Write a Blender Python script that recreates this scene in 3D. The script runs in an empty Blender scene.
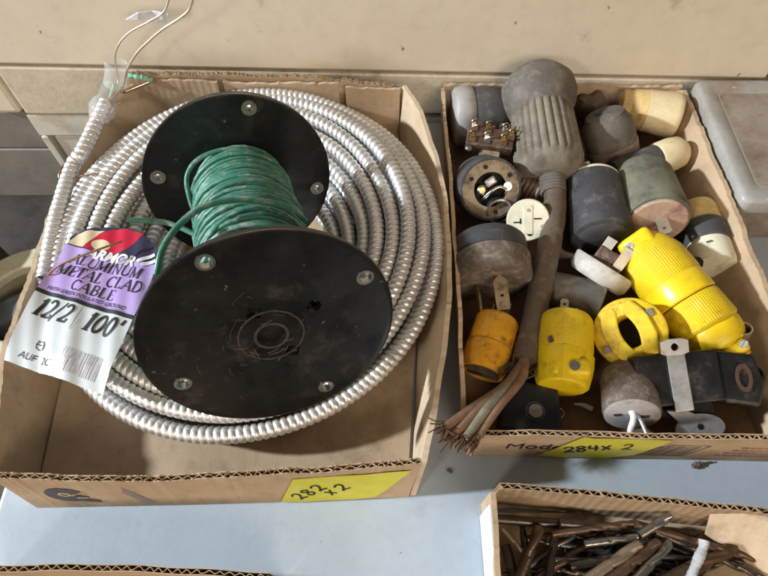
import bpy, math, random
import numpy as np
from mathutils import Vector, Matrix
random.seed(7); rng = np.random.default_rng(7)
S = bpy.context.scene
COL = S.collection

# ------------------------------------------------------------ camera, world, lamps, exposure
F = 580.0; PITCH = math.radians(59); DIST = .55
CAM = Vector((0, -DIST*math.cos(PITCH), DIST*math.sin(PITCH)))
FW = Vector((0, math.cos(PITCH), -math.sin(PITCH))); UP = Vector((0, math.sin(PITCH), math.cos(PITCH)))
cd = bpy.data.cameras.new('camera'); cam = bpy.data.objects.new('camera', cd); COL.objects.link(cam)
cam.location = CAM; cam.rotation_euler = (math.pi/2-PITCH, 0, 0)
cd.sensor_width = 36; cd.lens = F/768*36; cd.clip_start = .01; cd.clip_end = 50
S.camera = cam
W = bpy.data.worlds.new('World'); S.world = W; W.use_nodes = True
bg = W.node_tree.nodes['Background']; bg.inputs[0].default_value = (1.0, .93, .85, 1); bg.inputs[1].default_value = .115
def area(name, loc, target, size, power, color, size_y=None):
    l = bpy.data.lights.new(name, 'AREA'); l.energy = power; l.color = color
    l.shape = 'ELLIPSE' if size_y is None else 'RECTANGLE'; l.size = size; l.size_y = size_y or size
    o = bpy.data.objects.new(name, l); COL.objects.link(o); o.location = loc
    o.rotation_euler = (Vector(target)-Vector(loc)).to_track_quat('-Z', 'Y').to_euler()
    return o
el = math.radians(27); az = math.radians(-3); d = 3.2
area('window_light', (-d*math.cos(el)*math.cos(az), d*math.cos(el)*math.sin(az), d*math.sin(el)), (0, 0, 0), .16, 165, (.85, .93, 1.0))
area('room_fill', (.8, -1.9, 1.35), (.1, .15, 0), 1.2, 27, (1.0, .82, .62), .9)  # broad warm fill added in front to brighten the cabinet and box fronts
area('front_left_fill', (-1.55, -2.0, 1.3), (-.1, .15, 0), .38, 20, (1.0, .90, .78), .5)  # unseen source added at front left to cast the wires' shadow on the cabinet
S.view_settings.view_transform = 'Standard'; S.view_settings.look = 'None'
S.view_settings.exposure = .03; S.view_settings.gamma = 1
S.render.engine = 'CYCLES'

# ------------------------------------------------------------ pixel to place
def ray(u, v): return FW + Vector((1, 0, 0))*((u-384)/F) + UP*((288-v)/F)
def P(u, v, z=0.0):
    r = ray(u, v); return CAM + r*((z-CAM.z)/r.z)
def PY(u, v, y):
    r = ray(u, v); return CAM + r*((y-CAM.y)/r.y)

# ------------------------------------------------------------ materials
MATS = {}
def mat(name, c1, c2=None, rough=.5, metal=0, scale=60, bump=.0, bscale=300, dirt=None, damt=.0, dscale=25,
        spec=.5, rvar=.15, stretch=(1, 1, 1), wave=None, hatch=None, fleck=None, famt=.03, fscale=160, trans=0, alpha=1, coat=0, bdist=.001, grime=.45, gscale=150):
    if name in MATS: return MATS[name]
    m = bpy.data.materials.new(name); m.use_nodes = True; nt = m.node_tree; N = nt.nodes; L = nt.links
    b = N['Principled BSDF']
    tc = N.new('ShaderNodeTexCoord'); mp = N.new('ShaderNodeMapping'); L.new(tc.outputs['Object'], mp.inputs[0]); mp.inputs['Scale'].default_value = stretch
    oi = N.new('ShaderNodeObjectInfo'); va = N.new('ShaderNodeVectorMath'); va.operation = 'ADD'
    cx = N.new('ShaderNodeCombineXYZ')
    for i in range(3): L.new(oi.outputs['Random'], cx.inputs[i])
    L.new(mp.outputs[0], va.inputs[0]); L.new(cx.outputs[0], va.inputs[1]); co = va.outputs[0]
    def noise(sc, det=6, r=.6):
        n = N.new('ShaderNodeTexNoise'); n.inputs['Scale'].default_value = sc; n.inputs['Detail'].default_value = det
        n.inputs['Roughness'].default_value = r; L.new(co, n.inputs['Vector']); return n.outputs['Fac']
    def ramp(fac, a, bb):
        r = N.new('ShaderNodeMapRange'); r.inputs['From Min'].default_value = a; r.inputs['From Max'].default_value = bb
        L.new(fac, r.inputs['Value']); return r.outputs[0]
    def mix(fac, A, B):
        x = N.new('ShaderNodeMix'); x.data_type = 'RGBA'; L.new(fac, x.inputs[0])
        for s, k in ((A, 6), (B, 7)):
            if isinstance(s, tuple): x.inputs[k].default_value = (*s, 1)
            else: L.new(s, x.inputs[k])
        return x.outputs[2]
    c2 = c2 or tuple(x*.75 for x in c1)
    n1 = noise(scale)
    col = mix(ramp(n1, .35, .68), c1, c2)
    if dirt:
        n2 = noise(dscale, 8, .7); fac = ramp(n2, .62-damt*.45, .78-damt*.35); col = mix(fac, col, dirt)
    if fleck:
        n3 = noise(fscale, 3, .5); col = mix(ramp(n3, .74-famt, .78-famt), col, fleck)
    if grime > 0:                              # handling marks and fine soot, blotchy at two scales
        g1 = ramp(noise(gscale, 8, .72), .50, .72); g2 = ramp(noise(gscale*.28, 6, .65), .42, .70)
        gm = N.new('ShaderNodeMath'); gm.operation = 'MULTIPLY_ADD'; L.new(g1, gm.inputs[0]); gm.inputs[1].default_value = .55; 
        g3 = N.new('ShaderNodeMath'); g3.operation = 'MULTIPLY'; L.new(g2, g3.inputs[0]); g3.inputs[1].default_value = .45; L.new(g3.outputs[0], gm.inputs[2])
        g4 = N.new('ShaderNodeMath'); g4.operation = 'MULTIPLY'; L.new(gm.outputs[0], g4.inputs[0]); g4.inputs[1].default_value = grime
        dk = N.new('ShaderNodeMix'); dk.data_type = 'RGBA'; dk.blend_type = 'MULTIPLY'; L.new(g4.outputs[0], dk.inputs[0]); L.new(col, dk.inputs[6]); dk.inputs[7].default_value = (.30, .24, .19, 1); col = dk.outputs[2]
    L.new(col, b.inputs['Base Color'])
    rr = N.new('ShaderNodeMapRange'); L.new(n1, rr.inputs['Value']); rr.inputs['From Min'].default_value = .3; rr.inputs['From Max'].default_value = .7
    rr.inputs['To Min'].default_value = max(.03, rough-rvar); rr.inputs['To Max'].default_value = min(1, rough+rvar); L.new(rr.outputs[0], b.inputs['Roughness'])
    b.inputs['Metallic'].default_value = metal; b.inputs['Specular IOR Level'].default_value = spec
    b.inputs['Transmission Weight'].default_value = trans; b.inputs['Alpha'].default_value = alpha; b.inputs['Coat Weight'].default_value = coat
    h = None
    if bump: h = noise(bscale, 5, .6)
    if wave:
        axis, freq, amt = wave
        sp = N.new('ShaderNodeSeparateXYZ'); L.new(tc.outputs['Object'], sp.inputs[0])
        s = N.new('ShaderNodeMath'); s.operation = 'MULTIPLY'; L.new(sp.outputs[axis], s.inputs[0]); s.inputs[1].default_value = freq
        q = N.new('ShaderNodeMath'); q.operation = 'SINE'; L.new(s.outputs[0], q.inputs[0])
        w = N.new('ShaderNodeMath'); w.operation = 'MULTIPLY'; L.new(q.outputs[0], w.inputs[0]); w.inputs[1].default_value = amt
        if h:
            a = N.new('ShaderNodeMath'); L.new(h, a.inputs[0]); L.new(w.outputs[0], a.inputs[1]); h = a.outputs[0]
        else: h = w.outputs[0]
    if hatch:                                  # moulded grip: rows of pips round the local z axis
        na, kz = hatch
        sp = N.new('ShaderNodeSeparateXYZ'); L.new(tc.outputs['Object'], sp.inputs[0])
        at = N.new('ShaderNodeMath'); at.operation = 'ARCTAN2'; L.new(sp.outputs[1], at.inputs[0]); L.new(sp.outputs[0], at.inputs[1])
        m1 = N.new('ShaderNodeMath'); m1.operation = 'MULTIPLY'; L.new(at.outputs[0], m1.inputs[0]); m1.inputs[1].default_value = na
        s1 = N.new('ShaderNodeMath'); s1.operation = 'SINE'; L.new(m1.outputs[0], s1.inputs[0])
        m2 = N.new('ShaderNodeMath'); m2.operation = 'MULTIPLY'; L.new(sp.outputs[2], m2.inputs[0]); m2.inputs[1].default_value = kz
        s2 = N.new('ShaderNodeMath'); s2.operation = 'SINE'; L.new(m2.outputs[0], s2.inputs[0])
        mm = N.new('ShaderNodeMath'); mm.operation = 'MAXIMUM'; L.new(s1.outputs[0], mm.inputs[0]); L.new(s2.outputs[0], mm.inputs[1])
        h = mm.outputs[0]
    if h:
        bp = N.new('ShaderNodeBump'); bp.inputs['Strength'].default_value = bump or .5; bp.inputs['Distance'].default_value = bdist
        L.new(h, bp.inputs['Height']); L.new(bp.outputs[0], b.inputs['Normal'])
    MATS[name] = m; return m
KR = mat('kraft', (.53, .395, .265), (.47, .345, .225), .85, scale=14, bump=.25, bscale=500, dirt=(.30, .21, .13), damt=.12, dscale=9, spec=.2, fleck=(.52, .40, .28), famt=.06, fscale=420, grime=0.5, gscale=70)
KRL = mat('kraft_light', (.60, .475, .335), (.53, .405, .28), .85, scale=20, bump=.3, bscale=400, spec=.2, dirt=(.33, .23, .14), damt=.1, dscale=15, grime=0.4, gscale=70)
KRI = mat('kraft_corrugated_show', (.45, .33, .22), (.39, .28, .18), .85, scale=16, bump=.3, bscale=400, wave=(0, 900, .35), spec=.2, dirt=(.22, .14, .08), damt=.2, dscale=11, grime=0.55, gscale=70)
TABLE = mat('table_paint', (.45, .515, .58), (.41, .475, .54), .42, scale=9, bump=.12, bscale=260, dirt=(.36, .42, .47), damt=.05, dscale=14, fleck=(.25, .22, .18), famt=-.01, fscale=120, bdist=.0006, grime=0.18)
BEIGE = mat('cabinet_enamel', (.75, .665, .53), (.69, .605, .475), .42, scale=3, bump=.08, bscale=60, dirt=(.40, .30, .19), damt=-.02, dscale=16, fleck=(.22, .13, .06), famt=.015, fscale=55, grime=0.22, gscale=70)
GAPSHADE = mat('cabinet_gap_shade', (.03, .02, .014), (.02, .013, .01), .8, scale=40)  # carcass coloured near black so the gaps between the fronts read as shade
RUSTY = mat('enamel_rust_edge', (.62, .55, .43), (.56, .49, .37), .6, scale=30, bump=.3, bscale=200, dirt=(.40, .28, .16), damt=.08, dscale=45, grime=0.4)
WHITE = mat('white_panel', (.66, .63, .55), (.6, .57, .49), .5, scale=8, dirt=(.45, .36, .25), damt=.1, dscale=18, grime=0.3)
GREY = mat('grey_panel', (.23, .21, .185), (.17, .152, .132), .6, scale=12, dirt=(.18, .14, .1), damt=.25, dscale=12)
FLOORM = mat('dark_floor', (.05, .038, .03), (.03, .022, .018), .8, scale=15)
ARMOR = mat('armor_aluminium', (.82, .82, .83), (.68, .675, .67), .47, .8, scale=70, bump=.08, bscale=900, dirt=(.42, .36, .29), damt=.12, dscale=22, rvar=.12, grime=0.5)
BLACKP = mat('spool_black', (.008, .008, .0085), (.012, .012, .012), .30, scale=35, bump=.12, bscale=120, dirt=(.055, .05, .045), damt=.12, dscale=28, fleck=(.16, .15, .13), famt=.015, fscale=260, rvar=.12)
GREENW = mat('green_insulation', (.04, .19, .125), (.06, .235, .165), .45, scale=120, bump=.15, bscale=500, dirt=(.33, .40, .34), damt=.26, dscale=90)
GALV = mat('galvanised', (.66, .68, .71), (.56, .58, .60), .42, .75, scale=90, dirt=(.35, .30, .25), damt=.1, dscale=60)
STEEL = mat('bright_steel', (.68, .67, .64), None, .28, 1, scale=100, rvar=.08)
BRASSY = mat('dull_brass', (.50, .39, .22), (.42, .33, .2), .4, 1, scale=90, dirt=(.2, .14, .08), damt=.2, dscale=80)
YEL = mat('yellow_plastic', (.86, .63, .012), (.82, .58, .01), .38, scale=40, bump=.06, bscale=300, dirt=(.45, .27, .03), damt=.12, dscale=45, grime=0.4)
YELH = mat('yellow_grip', (.86, .63, .012), (.80, .56, .01), .42, scale=40, dirt=(.42, .25, .03), damt=.1, dscale=50, hatch=(76, 3600), bump=.5, bdist=.0006, grime=0.35)
YELF = mat('yellow_dusty', (.80, .58, .02), (.70, .48, .02), .55, scale=60, bump=.15, bscale=300, dirt=(.33, .21, .05), damt=.22, dscale=45, grime=0.6)
ORG = mat('amber_plastic', (.68, .33, .012), (.58, .26, .012), .42, scale=50, bump=.1, bscale=250, dirt=(.10, .05, .02), damt=.22, dscale=70, grime=0.65)
BLK = mat('black_bakelite', (.011, .011, .012), (.017, .017, .018), .32, scale=60, bump=.15, bscale=300, dirt=(.07, .06, .055), damt=.12, dscale=60, grime=.2)
DKG = mat('dark_grey_rubber', (.075, .075, .08), (.055, .054, .056), .62, scale=80, bump=.35, bscale=700, dirt=(.16, .14, .12), damt=.18, dscale=60)
BLKG = mat('charcoal_rubber', (.045, .045, .05), (.06, .06, .065), .6, scale=70, bump=.4, bscale=900, dirt=(.13, .12, .11), damt=.12, dscale=60)
GRNG = mat('green_grey_rubber', (.185, .19, .13), (.12, .115, .095), .8, scale=30, bump=.4, bscale=700, dirt=(.09, .075, .065), damt=.3, dscale=30, grime=0.7)
CHARC = mat('charcoal_grained', (.042, .042, .047), (.062, .062, .068), .6, scale=55, hatch=(95, 2600), bump=.35, bdist=.0004, dirt=(.15, .14, .125), damt=.2, dscale=60)
RUB = mat('aged_rubber', (.15, .13, .11), (.095, .08, .067), .75, scale=45, bump=.4, bscale=350, dirt=(.25, .22, .16), damt=.22, dscale=40)
RUBG = mat('aged_rubber_grey_green', (.235, .21, .165), (.15, .13, .10), .75, scale=50, bump=.4, bscale=350, dirt=(.12, .09, .06), damt=.28, dscale=50)
CORD = mat('brown_cord', (.125, .088, .062), (.09, .063, .045), .65, scale=70, bump=.4, bscale=250, dirt=(.22, .17, .12), damt=.22, dscale=70)
BROWN = mat('brown_bakelite', (.10, .055, .038), (.075, .04, .028), .45, scale=70, bump=.2, bscale=400, dirt=(.24, .19, .14), damt=.25, dscale=80)
DIRTBR = mat('gritty_brown', (.155, .115, .088), (.10, .075, .058), .75, scale=120, bump=.6, bscale=600, dirt=(.30, .26, .21), damt=.3, dscale=150)
PALEG = mat('pale_grey_plastic', (.38, .36, .35), (.30, .28, .275), .55, scale=40, bump=.2, bscale=400, dirt=(.18, .13, .09), damt=.2, dscale=45)
CREAM = mat('cream_plastic', (.71, .60, .37), (.65, .53, .31), .45, scale=40, bump=.08, bscale=300, dirt=(.42, .30, .14), damt=.15, dscale=50, grime=0.4)
CREAMY = mat('yellowed_cream', (.68, .49, .20), (.60, .42, .17), .45, scale=40, bump=.08, bscale=300, dirt=(.36, .22, .07), damt=.2, dscale=50, grime=0.5)
PALEC = mat('pale_cream', (.76, .73, .58), (.70, .66, .50), .45, scale=40, dirt=(.35, .28, .17), damt=.1, dscale=70, grime=0.35)
PINK = mat('fibre_board', (.52, .38, .29), (.50, .30, .24), .7, scale=60, bump=.2, bscale=400, dirt=(.22, .13, .09), damt=.25, dscale=60)
FACEB = mat('tan_fibre', (.40, .30, .19), (.30, .22, .14), .7, scale=80, bump=.3, bscale=500, dirt=(.09, .06, .04), damt=.3, dscale=80)
SILV = mat('silver_shell', (.60, .58, .55), (.50, .47, .43), .68, .3, scale=60, bump=.1, bscale=300, dirt=(.34, .24, .15), damt=.2, dscale=50)
COPPER = mat('tarnished_copper', (.24, .12, .07), (.16, .085, .055), .5, .75, scale=200, bump=.3, bscale=900)
GCOND = mat('grey_green_conductor', (.25, .24, .17), (.18, .165, .12), .6, scale=120, bump=.4, bscale=500, dirt=(.42, .40, .32), damt=.2, dscale=140)
RCOND = mat('red_brown_conductor', (.25, .145, .085), (.17, .10, .065), .6, scale=120, bump=.4, bscale=500)
TAPE = mat('yellow_tape', (.66, .62, .03), (.60, .56, .03), .5, scale=40, bump=.1, bscale=120, grime=0.18)
INK = mat('black_ink', (.012, .012, .014), None, .6, grime=0)
INKB = mat('grey_ink', (.06, .06, .075), (.10, .09, .10), .8, scale=200, grime=0)
INKG = mat('faint_grey_ink', (.38, .38, .42), (.5, .5, .52), .5, scale=300, grime=0)
INKP = mat('pink_ink', (.40, .17, .11), (.42, .24, .16), .8, scale=200, grime=0)
PURPLE = mat('tag_purple', (.44, .31, .68), (.50, .38, .72), .22, scale=20, spec=.6, bump=.15, bscale=60, grime=0.12)
TAGW = mat('tag_white', (.60, .64, .66), (.54, .58, .60), .16, scale=20, spec=.7, bump=.25, bscale=50, grime=0.12)
TAGR = mat('tag_red', (.55, .02, .05), (.42, .015, .04), .22, scale=50, spec=.6, grime=0.12)
TAGB = mat('tag_navy', (.045, .04, .085), (.03, .03, .06), .22, scale=50, spec=.6, grime=0.12)
TAGC = mat('tag_cream', (.70, .60, .40), (.62, .52, .34), .3, scale=40, grime=0.12)
FLETTER = mat('tag_white_letter', (.80, .80, .82), None, .3, grime=0.12)
CLEAR = mat('clear_wrap', (.86, .90, .92), (.9, .92, .93), .18, scale=60, bump=.5, bscale=90, alpha=.2, spec=.9, grime=0)
MINT = mat('mint_insulation', (.25, .55, .40), (.35, .62, .48), .4, scale=90)
WIRE = mat('bare_conductor', (.72, .62, .48), (.55, .40, .27), .4, .6, scale=60)
WIREC = mat('copper_wire', (.45, .25, .14), (.32, .18, .10), .4, .9, scale=80)
LIDM = mat('lid_grey_paint', (.37, .36, .34), (.31, .295, .27), .45, scale=18, bump=.15, bscale=150, dirt=(.27, .21, .16), damt=.3, dscale=10, fleck=(.66, .66, .66), famt=.02, fscale=70, grime=0.4)
LIDB = mat('lid_brown_dust', (.27, .215, .165), (.34, .295, .25), .65, scale=16, bump=.2, bscale=200, dirt=(.19, .135, .095), damt=.3, dscale=20, fleck=(.5, .48, .45), famt=.0, fscale=60, grime=0.6)
DRILL = [mat('drill_rust', (.17, .105, .065), (.09, .06, .042), .42, .6, scale=110, bump=.3, bscale=600),
         mat('drill_dark', (.09, .08, .07), (.13, .105, .085), .34, .8, scale=90, bump=.2, bscale=600),
         mat('drill_tan', (.32, .25, .18), (.22, .165, .115), .42, .6, scale=100, bump=.3, bscale=600),
         mat('drill_grey', (.32, .30, .27), (.21, .19, .165), .32, .85, scale=100, bump=.2, bscale=600)]
CHALK = mat('pale_grey_paint', (.50, .51, .52), (.30, .30, .30), .7, scale=120, bump=.5, bscale=300)
WHITECARD = mat('white_card', (.74, .75, .76), (.68, .69, .70), .6, scale=30)
DARKHOLE = mat('dark_cavity', (.012, .011, .010), None, .8, grime=0)
BUCKET = mat('bucket_cream', (.60, .55, .40), (.52, .47, .33), .5, scale=20, dirt=(.3, .25, .15), damt=.15, dscale=20)
BLUEG = mat('blue_grey_tool', (.14, .16, .19), (.10, .11, .13), .5, scale=30)

# ------------------------------------------------------------ mesh helpers
MW = {}
I4 = Matrix.Identity(4)
class MB:
    def __init__(s): s.v = []; s.f = []
    def add(s, vs, fs, M=None):
        k = len(s.v)
        s.v += [(M @ Vector(p)) if M is not None else Vector(p) for p in vs]
        s.f += [tuple(i+k for i in f) for f in fs]; return s
    def box(s, c, d, M=None):
        x, y, z = [q/2 for q in d]
        vs = [(c[0]+a*x, c[1]+b*y, c[2]+e*z) for a in (-1, 1) for b in (-1, 1) for e in (-1, 1)]
        return s.add(vs, [(0, 1, 3, 2), (4, 6, 7, 5), (0, 4, 5, 1), (2, 3, 7, 6), (0, 2, 6, 4), (1, 5, 7, 3)], M)
    def lathe(s, prof, n=32, M=None, rf=None, close=True):
        vs = []; fs = []
        for (r, z) in prof:
            for i in range(n):
                a = 2*math.pi*i/n; q = r*(rf(a, z) if rf else 1)
                vs.append((q*math.cos(a), q*math.sin(a), z))
        for j in range(len(prof)-1):
            for i in range(n):
                a, b = j*n+i, j*n+(i+1) % n
                fs.append((a, b, b+n, a+n))
        if close:
            fs.append(tuple(range(n))[::-1]); m = (len(prof)-1)*n; fs.append(tuple(range(m, m+n)))
        return s.add(vs, fs, M)
    def ring(s, ro, ri, z0, z1, n=40, M=None, a0=0, a1=2*math.pi):
        full = abs(a1-a0-2*math.pi) < 1e-6; k = n if full else n+1
        vs = []; fs = []
        for i in range(k):
            a = a0+(a1-a0)*i/n; c, t = math.cos(a), math.sin(a)
            vs += [(ro*c, ro*t, z0), (ro*c, ro*t, z1), (ri*c, ri*t, z1), (ri*c, ri*t, z0)]
        for i in range(n):
            A, B = 4*i, 4*((i+1) % k)
            for q in range(4): fs.append((A+q, B+q, B+(q+1) % 4, A+(q+1) % 4))
        if not full: fs += [(0, 1, 2, 3), (4*n+3, 4*n+2, 4*n+1, 4*n)]
        return s.add(vs, fs, M)
    def prism(s, pts, z0, z1, M=None):
        n = len(pts); vs = [(x, y, z0) for x, y in pts]+[(x, y, z1) for x, y in pts]
        fs = [tuple(range(n))[::-1], tuple(range(n, 2*n))]+[(i, (i+1) % n, (i+1) % n+n, i+n) for i in range(n)]
        return s.add(vs, fs, M)
    def tube(s, pts, r, n=10, M=None, cap=True):
        pts = [Vector(p) for p in pts]; m = len(pts)
        R = r if isinstance(r, (list, tuple)) else [r]*m
        T = [(pts[min(i+1, m-1)]-pts[max(i-1, 0)]).normalized() for i in range(m)]
        u = T[0].orthogonal().normalized(); vs = []; fs = []
        for i in range(m):
            u = (u-T[i]*u.dot(T[i])).normalized(); w = T[i].cross(u)
            for k in range(n):
                a = 2*math.pi*k/n; vs.append(pts[i]+(u*math.cos(a)+w*math.sin(a))*R[i])
        for i in range(m-1):
            for k in range(n):
                a, b = i*n+k, i*n+(k+1) % n; fs.append((a, b, b+n, a+n))
        if cap: fs += [tuple(range(n))[::-1], tuple(range((m-1)*n, m*n))]
        return s.add(vs, fs, M)
    def screw(s, M, r, h=.0012, roll=.6):
        s.lathe([(r, 0), (r, h*.55)], 16, M)
        R = M @ Matrix.Rotation(roll, 4, 'Z')
        for sg in (1, -1):
            pts = []
            for i in range(9):
                a = math.radians(12+156*i/8); pts.append((r*math.cos(a)*.97, sg*r*math.sin(a)*.97))
            if sg < 0: pts = pts[::-1]
            s.prism(pts, h*.55, h, R)
        return s
    def build(s, name, m, parent=None, world=False, smooth=35, bevel=0, sub=0):
        me = bpy.data.meshes.new(name)
        inv = MW[parent.name].inverted() if (world and parent is not None) else None
        vs = [tuple(inv @ p) for p in s.v] if inv else [tuple(p) for p in s.v]
        me.from_pydata(vs, [], s.f); me.update()
        return link(name, me, m, parent, smooth, bevel, sub)
def link(name, me, m, parent=None, smooth=35, bevel=0, sub=0):
    if not me.materials: me.materials.append(m)
    if smooth is not None:
        me.shade_smooth()
        try: me.set_sharp_from_angle(angle=math.radians(smooth))
        except Exception: pass
    o = bpy.data.objects.new(name, me); COL.objects.link(o)
    MW[o.name] = I4.copy()
    if parent is not None: o.parent = parent; MW[o.name] = MW[parent.name].copy()
    if bevel:
        b = o.modifiers.new('bevel', 'BEVEL'); b.width = bevel; b.segments = 2; b.limit_method = 'ANGLE'; b.angle_limit = math.radians(40)
    if sub:
        q = o.modifiers.new('sub', 'SUBSURF'); q.levels = q.render_levels = sub
    return o
def tag(o, label=None, cat=None, group=None, kind=None):
    if label: o['label'] = label
    if cat: o['category'] = cat
    if group: o['group'] = group
    if kind: o['kind'] = kind
    return o
def thing(name, label, cat, M=None, group=None):
    o = bpy.data.objects.new(name, None); COL.objects.link(o); o.empty_display_size = .01
    M = M if M is not None else I4.copy(); o.matrix_world = M; MW[o.name] = M.copy()
    return tag(o, label, cat, group)
def at(p): return Matrix.Translation(Vector(p))
def frame(p0, p1, roll=0):
    """z along p0->p1, y turned towards where the camera stands"""
    p0, p1 = Vector(p0), Vector(p1); z = (p1-p0).normalized(); ref = (CAM-p0).normalized()
    if abs(ref.dot(z)) > .93: ref = UP
    y = (ref-z*ref.dot(z)).normalized(); x = y.cross(z)
    M = Matrix((x, y, z)).transposed().to_4x4(); M.translation = p0
    return M @ Matrix.Rotation(roll, 4, 'Z')
def axis_thing(name, label, cat, a, b, roll=0, group=None):
    p0, p1 = P(*a), P(*b)
    return thing(name, label, cat, frame(p0, p1, roll), group), (p1-p0).length
def RX(a): return Matrix.Rotation(a, 4, 'X')
def RY(a): return Matrix.Rotation(a, 4, 'Y')
def RZ(a): return Matrix.Rotation(a, 4, 'Z')
def spline(pts, n):
    """Catmull-Rom through points, n samples"""
    p = np.array([tuple(q) for q in pts], float); m = len(p)
    e = np.vstack([2*p[0]-p[1], p, 2*p[-1]-p[-2]]); out = []
    for t in np.linspace(0, m-1-1e-9, n):
        i = int(t); f = t-i; a, b, c, d_ = e[i], e[i+1], e[i+2], e[i+3]
        out.append(.5*((2*b)+(-a+c)*f+(2*a-5*b+4*c-d_)*f*f+(-a+3*b-3*c+d_)*f**3))
    return [Vector(q) for q in out]
def plate_hole(mb, w, h, t, hx, hy, r, M=None):
    """flat plate w x h (x, y from 0) with a round hole, thickness t"""
    n = 16; vs = []; fs = []
    for zz in (0, t):
        for i in range(n):
            a = 2*math.pi*i/n; c, s_ = math.cos(a), math.sin(a); vs.append((hx+r*c, hy+r*s_, zz))
        for i in range(n):
            a = 2*math.pi*i/n; c, s_ = math.cos(a), math.sin(a)
            k = min((w/2)/abs(c) if abs(c) > 1e-6 else 9, 1e9)
            tx = ((w/2 if c > 0 else -w/2)-hx)/c if abs(c) > 1e-6 else 9e9
            ty = ((h if s_ > 0 else 0)-hy)/s_ if abs(s_) > 1e-6 else 9e9
            q = min(tx, ty); vs.append((hx+q*c, hy+q*s_, zz))
    for i in range(n):
        j = (i+1) % n
        fs.append((i, n+i, n+j, j)); fs.append((2*n+i, 2*n+j, 3*n+j, 3*n+i))
        fs.append((i, j, 2*n+j, 2*n+i)); fs.append((n+i, 3*n+i, 3*n+j, n+j))
    return mb.add(vs, fs, M)

# lettering -------------------------------------------------------------------------------
def ribbons(mb, strokes, fmap, w=None, lift=0):
    """strokes: list of (points2d, width); fmap: 2d -> Vector"""
    for pts, wd in strokes:
        fine = [pts[0]]
        for a, b in zip(pts, pts[1:]):
            k = max(1, int(math.hypot(b[0]-a[0], b[1]-a[1])/.0015)); fine += [(a[0]+(b[0]-a[0])*i/k, a[1]+(b[1]-a[1])*i/k) for i in range(1, k+1)]
        pts = fine
        wd = w or wd; n = len(pts); L = []; R = []
        for i in range(n):
            a, b = pts[max(0, i-1)], pts[min(n-1, i+1)]; dx, dy = b[0]-a[0], b[1]-a[1]; l = math.hypot(dx, dy) or 1
            nx, ny = -dy/l*wd/2, dx/l*wd/2
            L.append(fmap(pts[i][0]+nx, pts[i][1]+ny)); R.append(fmap(pts[i][0]-nx, pts[i][1]-ny))
        k = len(mb.v); mb.v += L+R
        for i in range(n-1): mb.f.append((k+i, k+i+1, k+n+i+1, k+n+i))
import bmesh
def fill(mb, pts, fmap, cuts=5):
    b_ = bmesh.new(); b_.faces.new([b_.verts.new((x, y, 0)) for x, y in pts]); bmesh.ops.triangulate(b_, faces=b_.faces[:])
    bmesh.ops.subdivide_edges(b_, edges=b_.edges[:], cuts=cuts, use_grid_fill=True); b_.verts.index_update(); k = len(mb.v)
    mb.v += [fmap(v.co.x, v.co.y) for v in b_.verts]; mb.f += [tuple(k+v.index for v in f.verts) for f in b_.faces]; b_.free()
def arc(cx, cy, rx, ry, a0, a1, n=14): return [(cx+rx*math.cos(math.radians(a0+(a1-a0)*i/n)), cy+ry*math.sin(math.radians(a0+(a1-a0)*i/n))) for i in range(n+1)]
TK, TN = .17, .07
def sf(x, y, w=.26): return ([(x-w/2, y), (x+w/2, y)], .05)
GL = {
 'A': (.86, [([(.06, 0), (.42, 1)], TN), ([(.42, 1), (.78, 0)], TK), ([(.2, .36), (.62, .36)], TN), sf(.06, .02), sf(.78, .02)]),
 'L': (.72, [([(.2, 0), (.2, 1)], TK), ([(.2, .03), (.60, .03)], TN), ([(.58, .03), (.62, .22)], TN), sf(.2, .98)]),
 'U': (.86, [([(.18, 1), (.18, .3)]+arc(.45, .3, .27, .28, 180, 360)[1:], .11), ([(.72, .3), (.72, 1)], TN), sf(.18, .98), sf(.72, .98)]),
 'M': (1.0, [([(.14, 0), (.14, 1)], TN), ([(.14, 1), (.48, .05)], TK), ([(.48, .05), (.82, 1)], TN), ([(.84, 1), (.84, 0)], TK), sf(.14, .02), sf(.84, .02)]),
 'I': (.42, [([(.2, 0), (.2, 1)], TK), sf(.2, .02), sf(.2, .98)]),
 'N': (.9, [([(.14, 0), (.14, 1)], TN), ([(.14, 1), (.74, 0)], TK), ([(.74, 0), (.74, 1)], TN), sf(.14, .02), sf(.74, .98)]),
 'E': (.74, [([(.2, 0), (.2, 1)], TK), ([(.2, .97), (.6, .97), (.62, .8)], TN), ([(.2, .52), (.5, .52)], TN), ([(.2, .03), (.62, .03), (.66, .22)], TN)]),
 'T': (.74, [([(.37, 0), (.37, 1)], TK), ([(.03, .78), (.06, .97), (.68, .97), (.71, .78)], TN), sf(.37, .02)]),
 'C': (.84, [(arc(.46, .5, .36, .47, 50, 310), .12), ([(.7, .75), (.72, .98)], TN)]),
 'D': (.88, [([(.2, 0), (.2, 1)], TK), ([(.2, .97)]+arc(.38, .5, .4, .47, 90, -90)+[(.2, .03)], .11)]),
 'B': (.78, [([(.2, 0), (.2, 1)], TK), ([(.2, .97)]+arc(.4, .75, .22, .22, 90, -90)+[(.2, .53)], .09), ([(.4, .53)]+arc(.42, .28, .27, .25, 90, -90)+[(.2, .03)], .1)]),
 '1': (.5, [([(.27, 0), (.27, 1)], TK), ([(.08, .8), (.27, .97)], TN), sf(.27, .02, .36)]),
 '2': (.66, [(arc(.32, .72, .24, .25, 160, -20)+[(.46, .45), (.08, .06)], .12), ([(.06, .06), (.56, .06), (.6, .24)], .12)]),
 '0': (.68, [(arc(.33, .5, .23, .46, 0, 360, 24), .13)]),
 '/': (.46, [([(.0, -.1), (.42, 1.05)], .07)]),
 "'": (.3, [([(.15, .72), (.2, 1.02)], .12)]),
 ' ': (.35, []),
}
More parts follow.
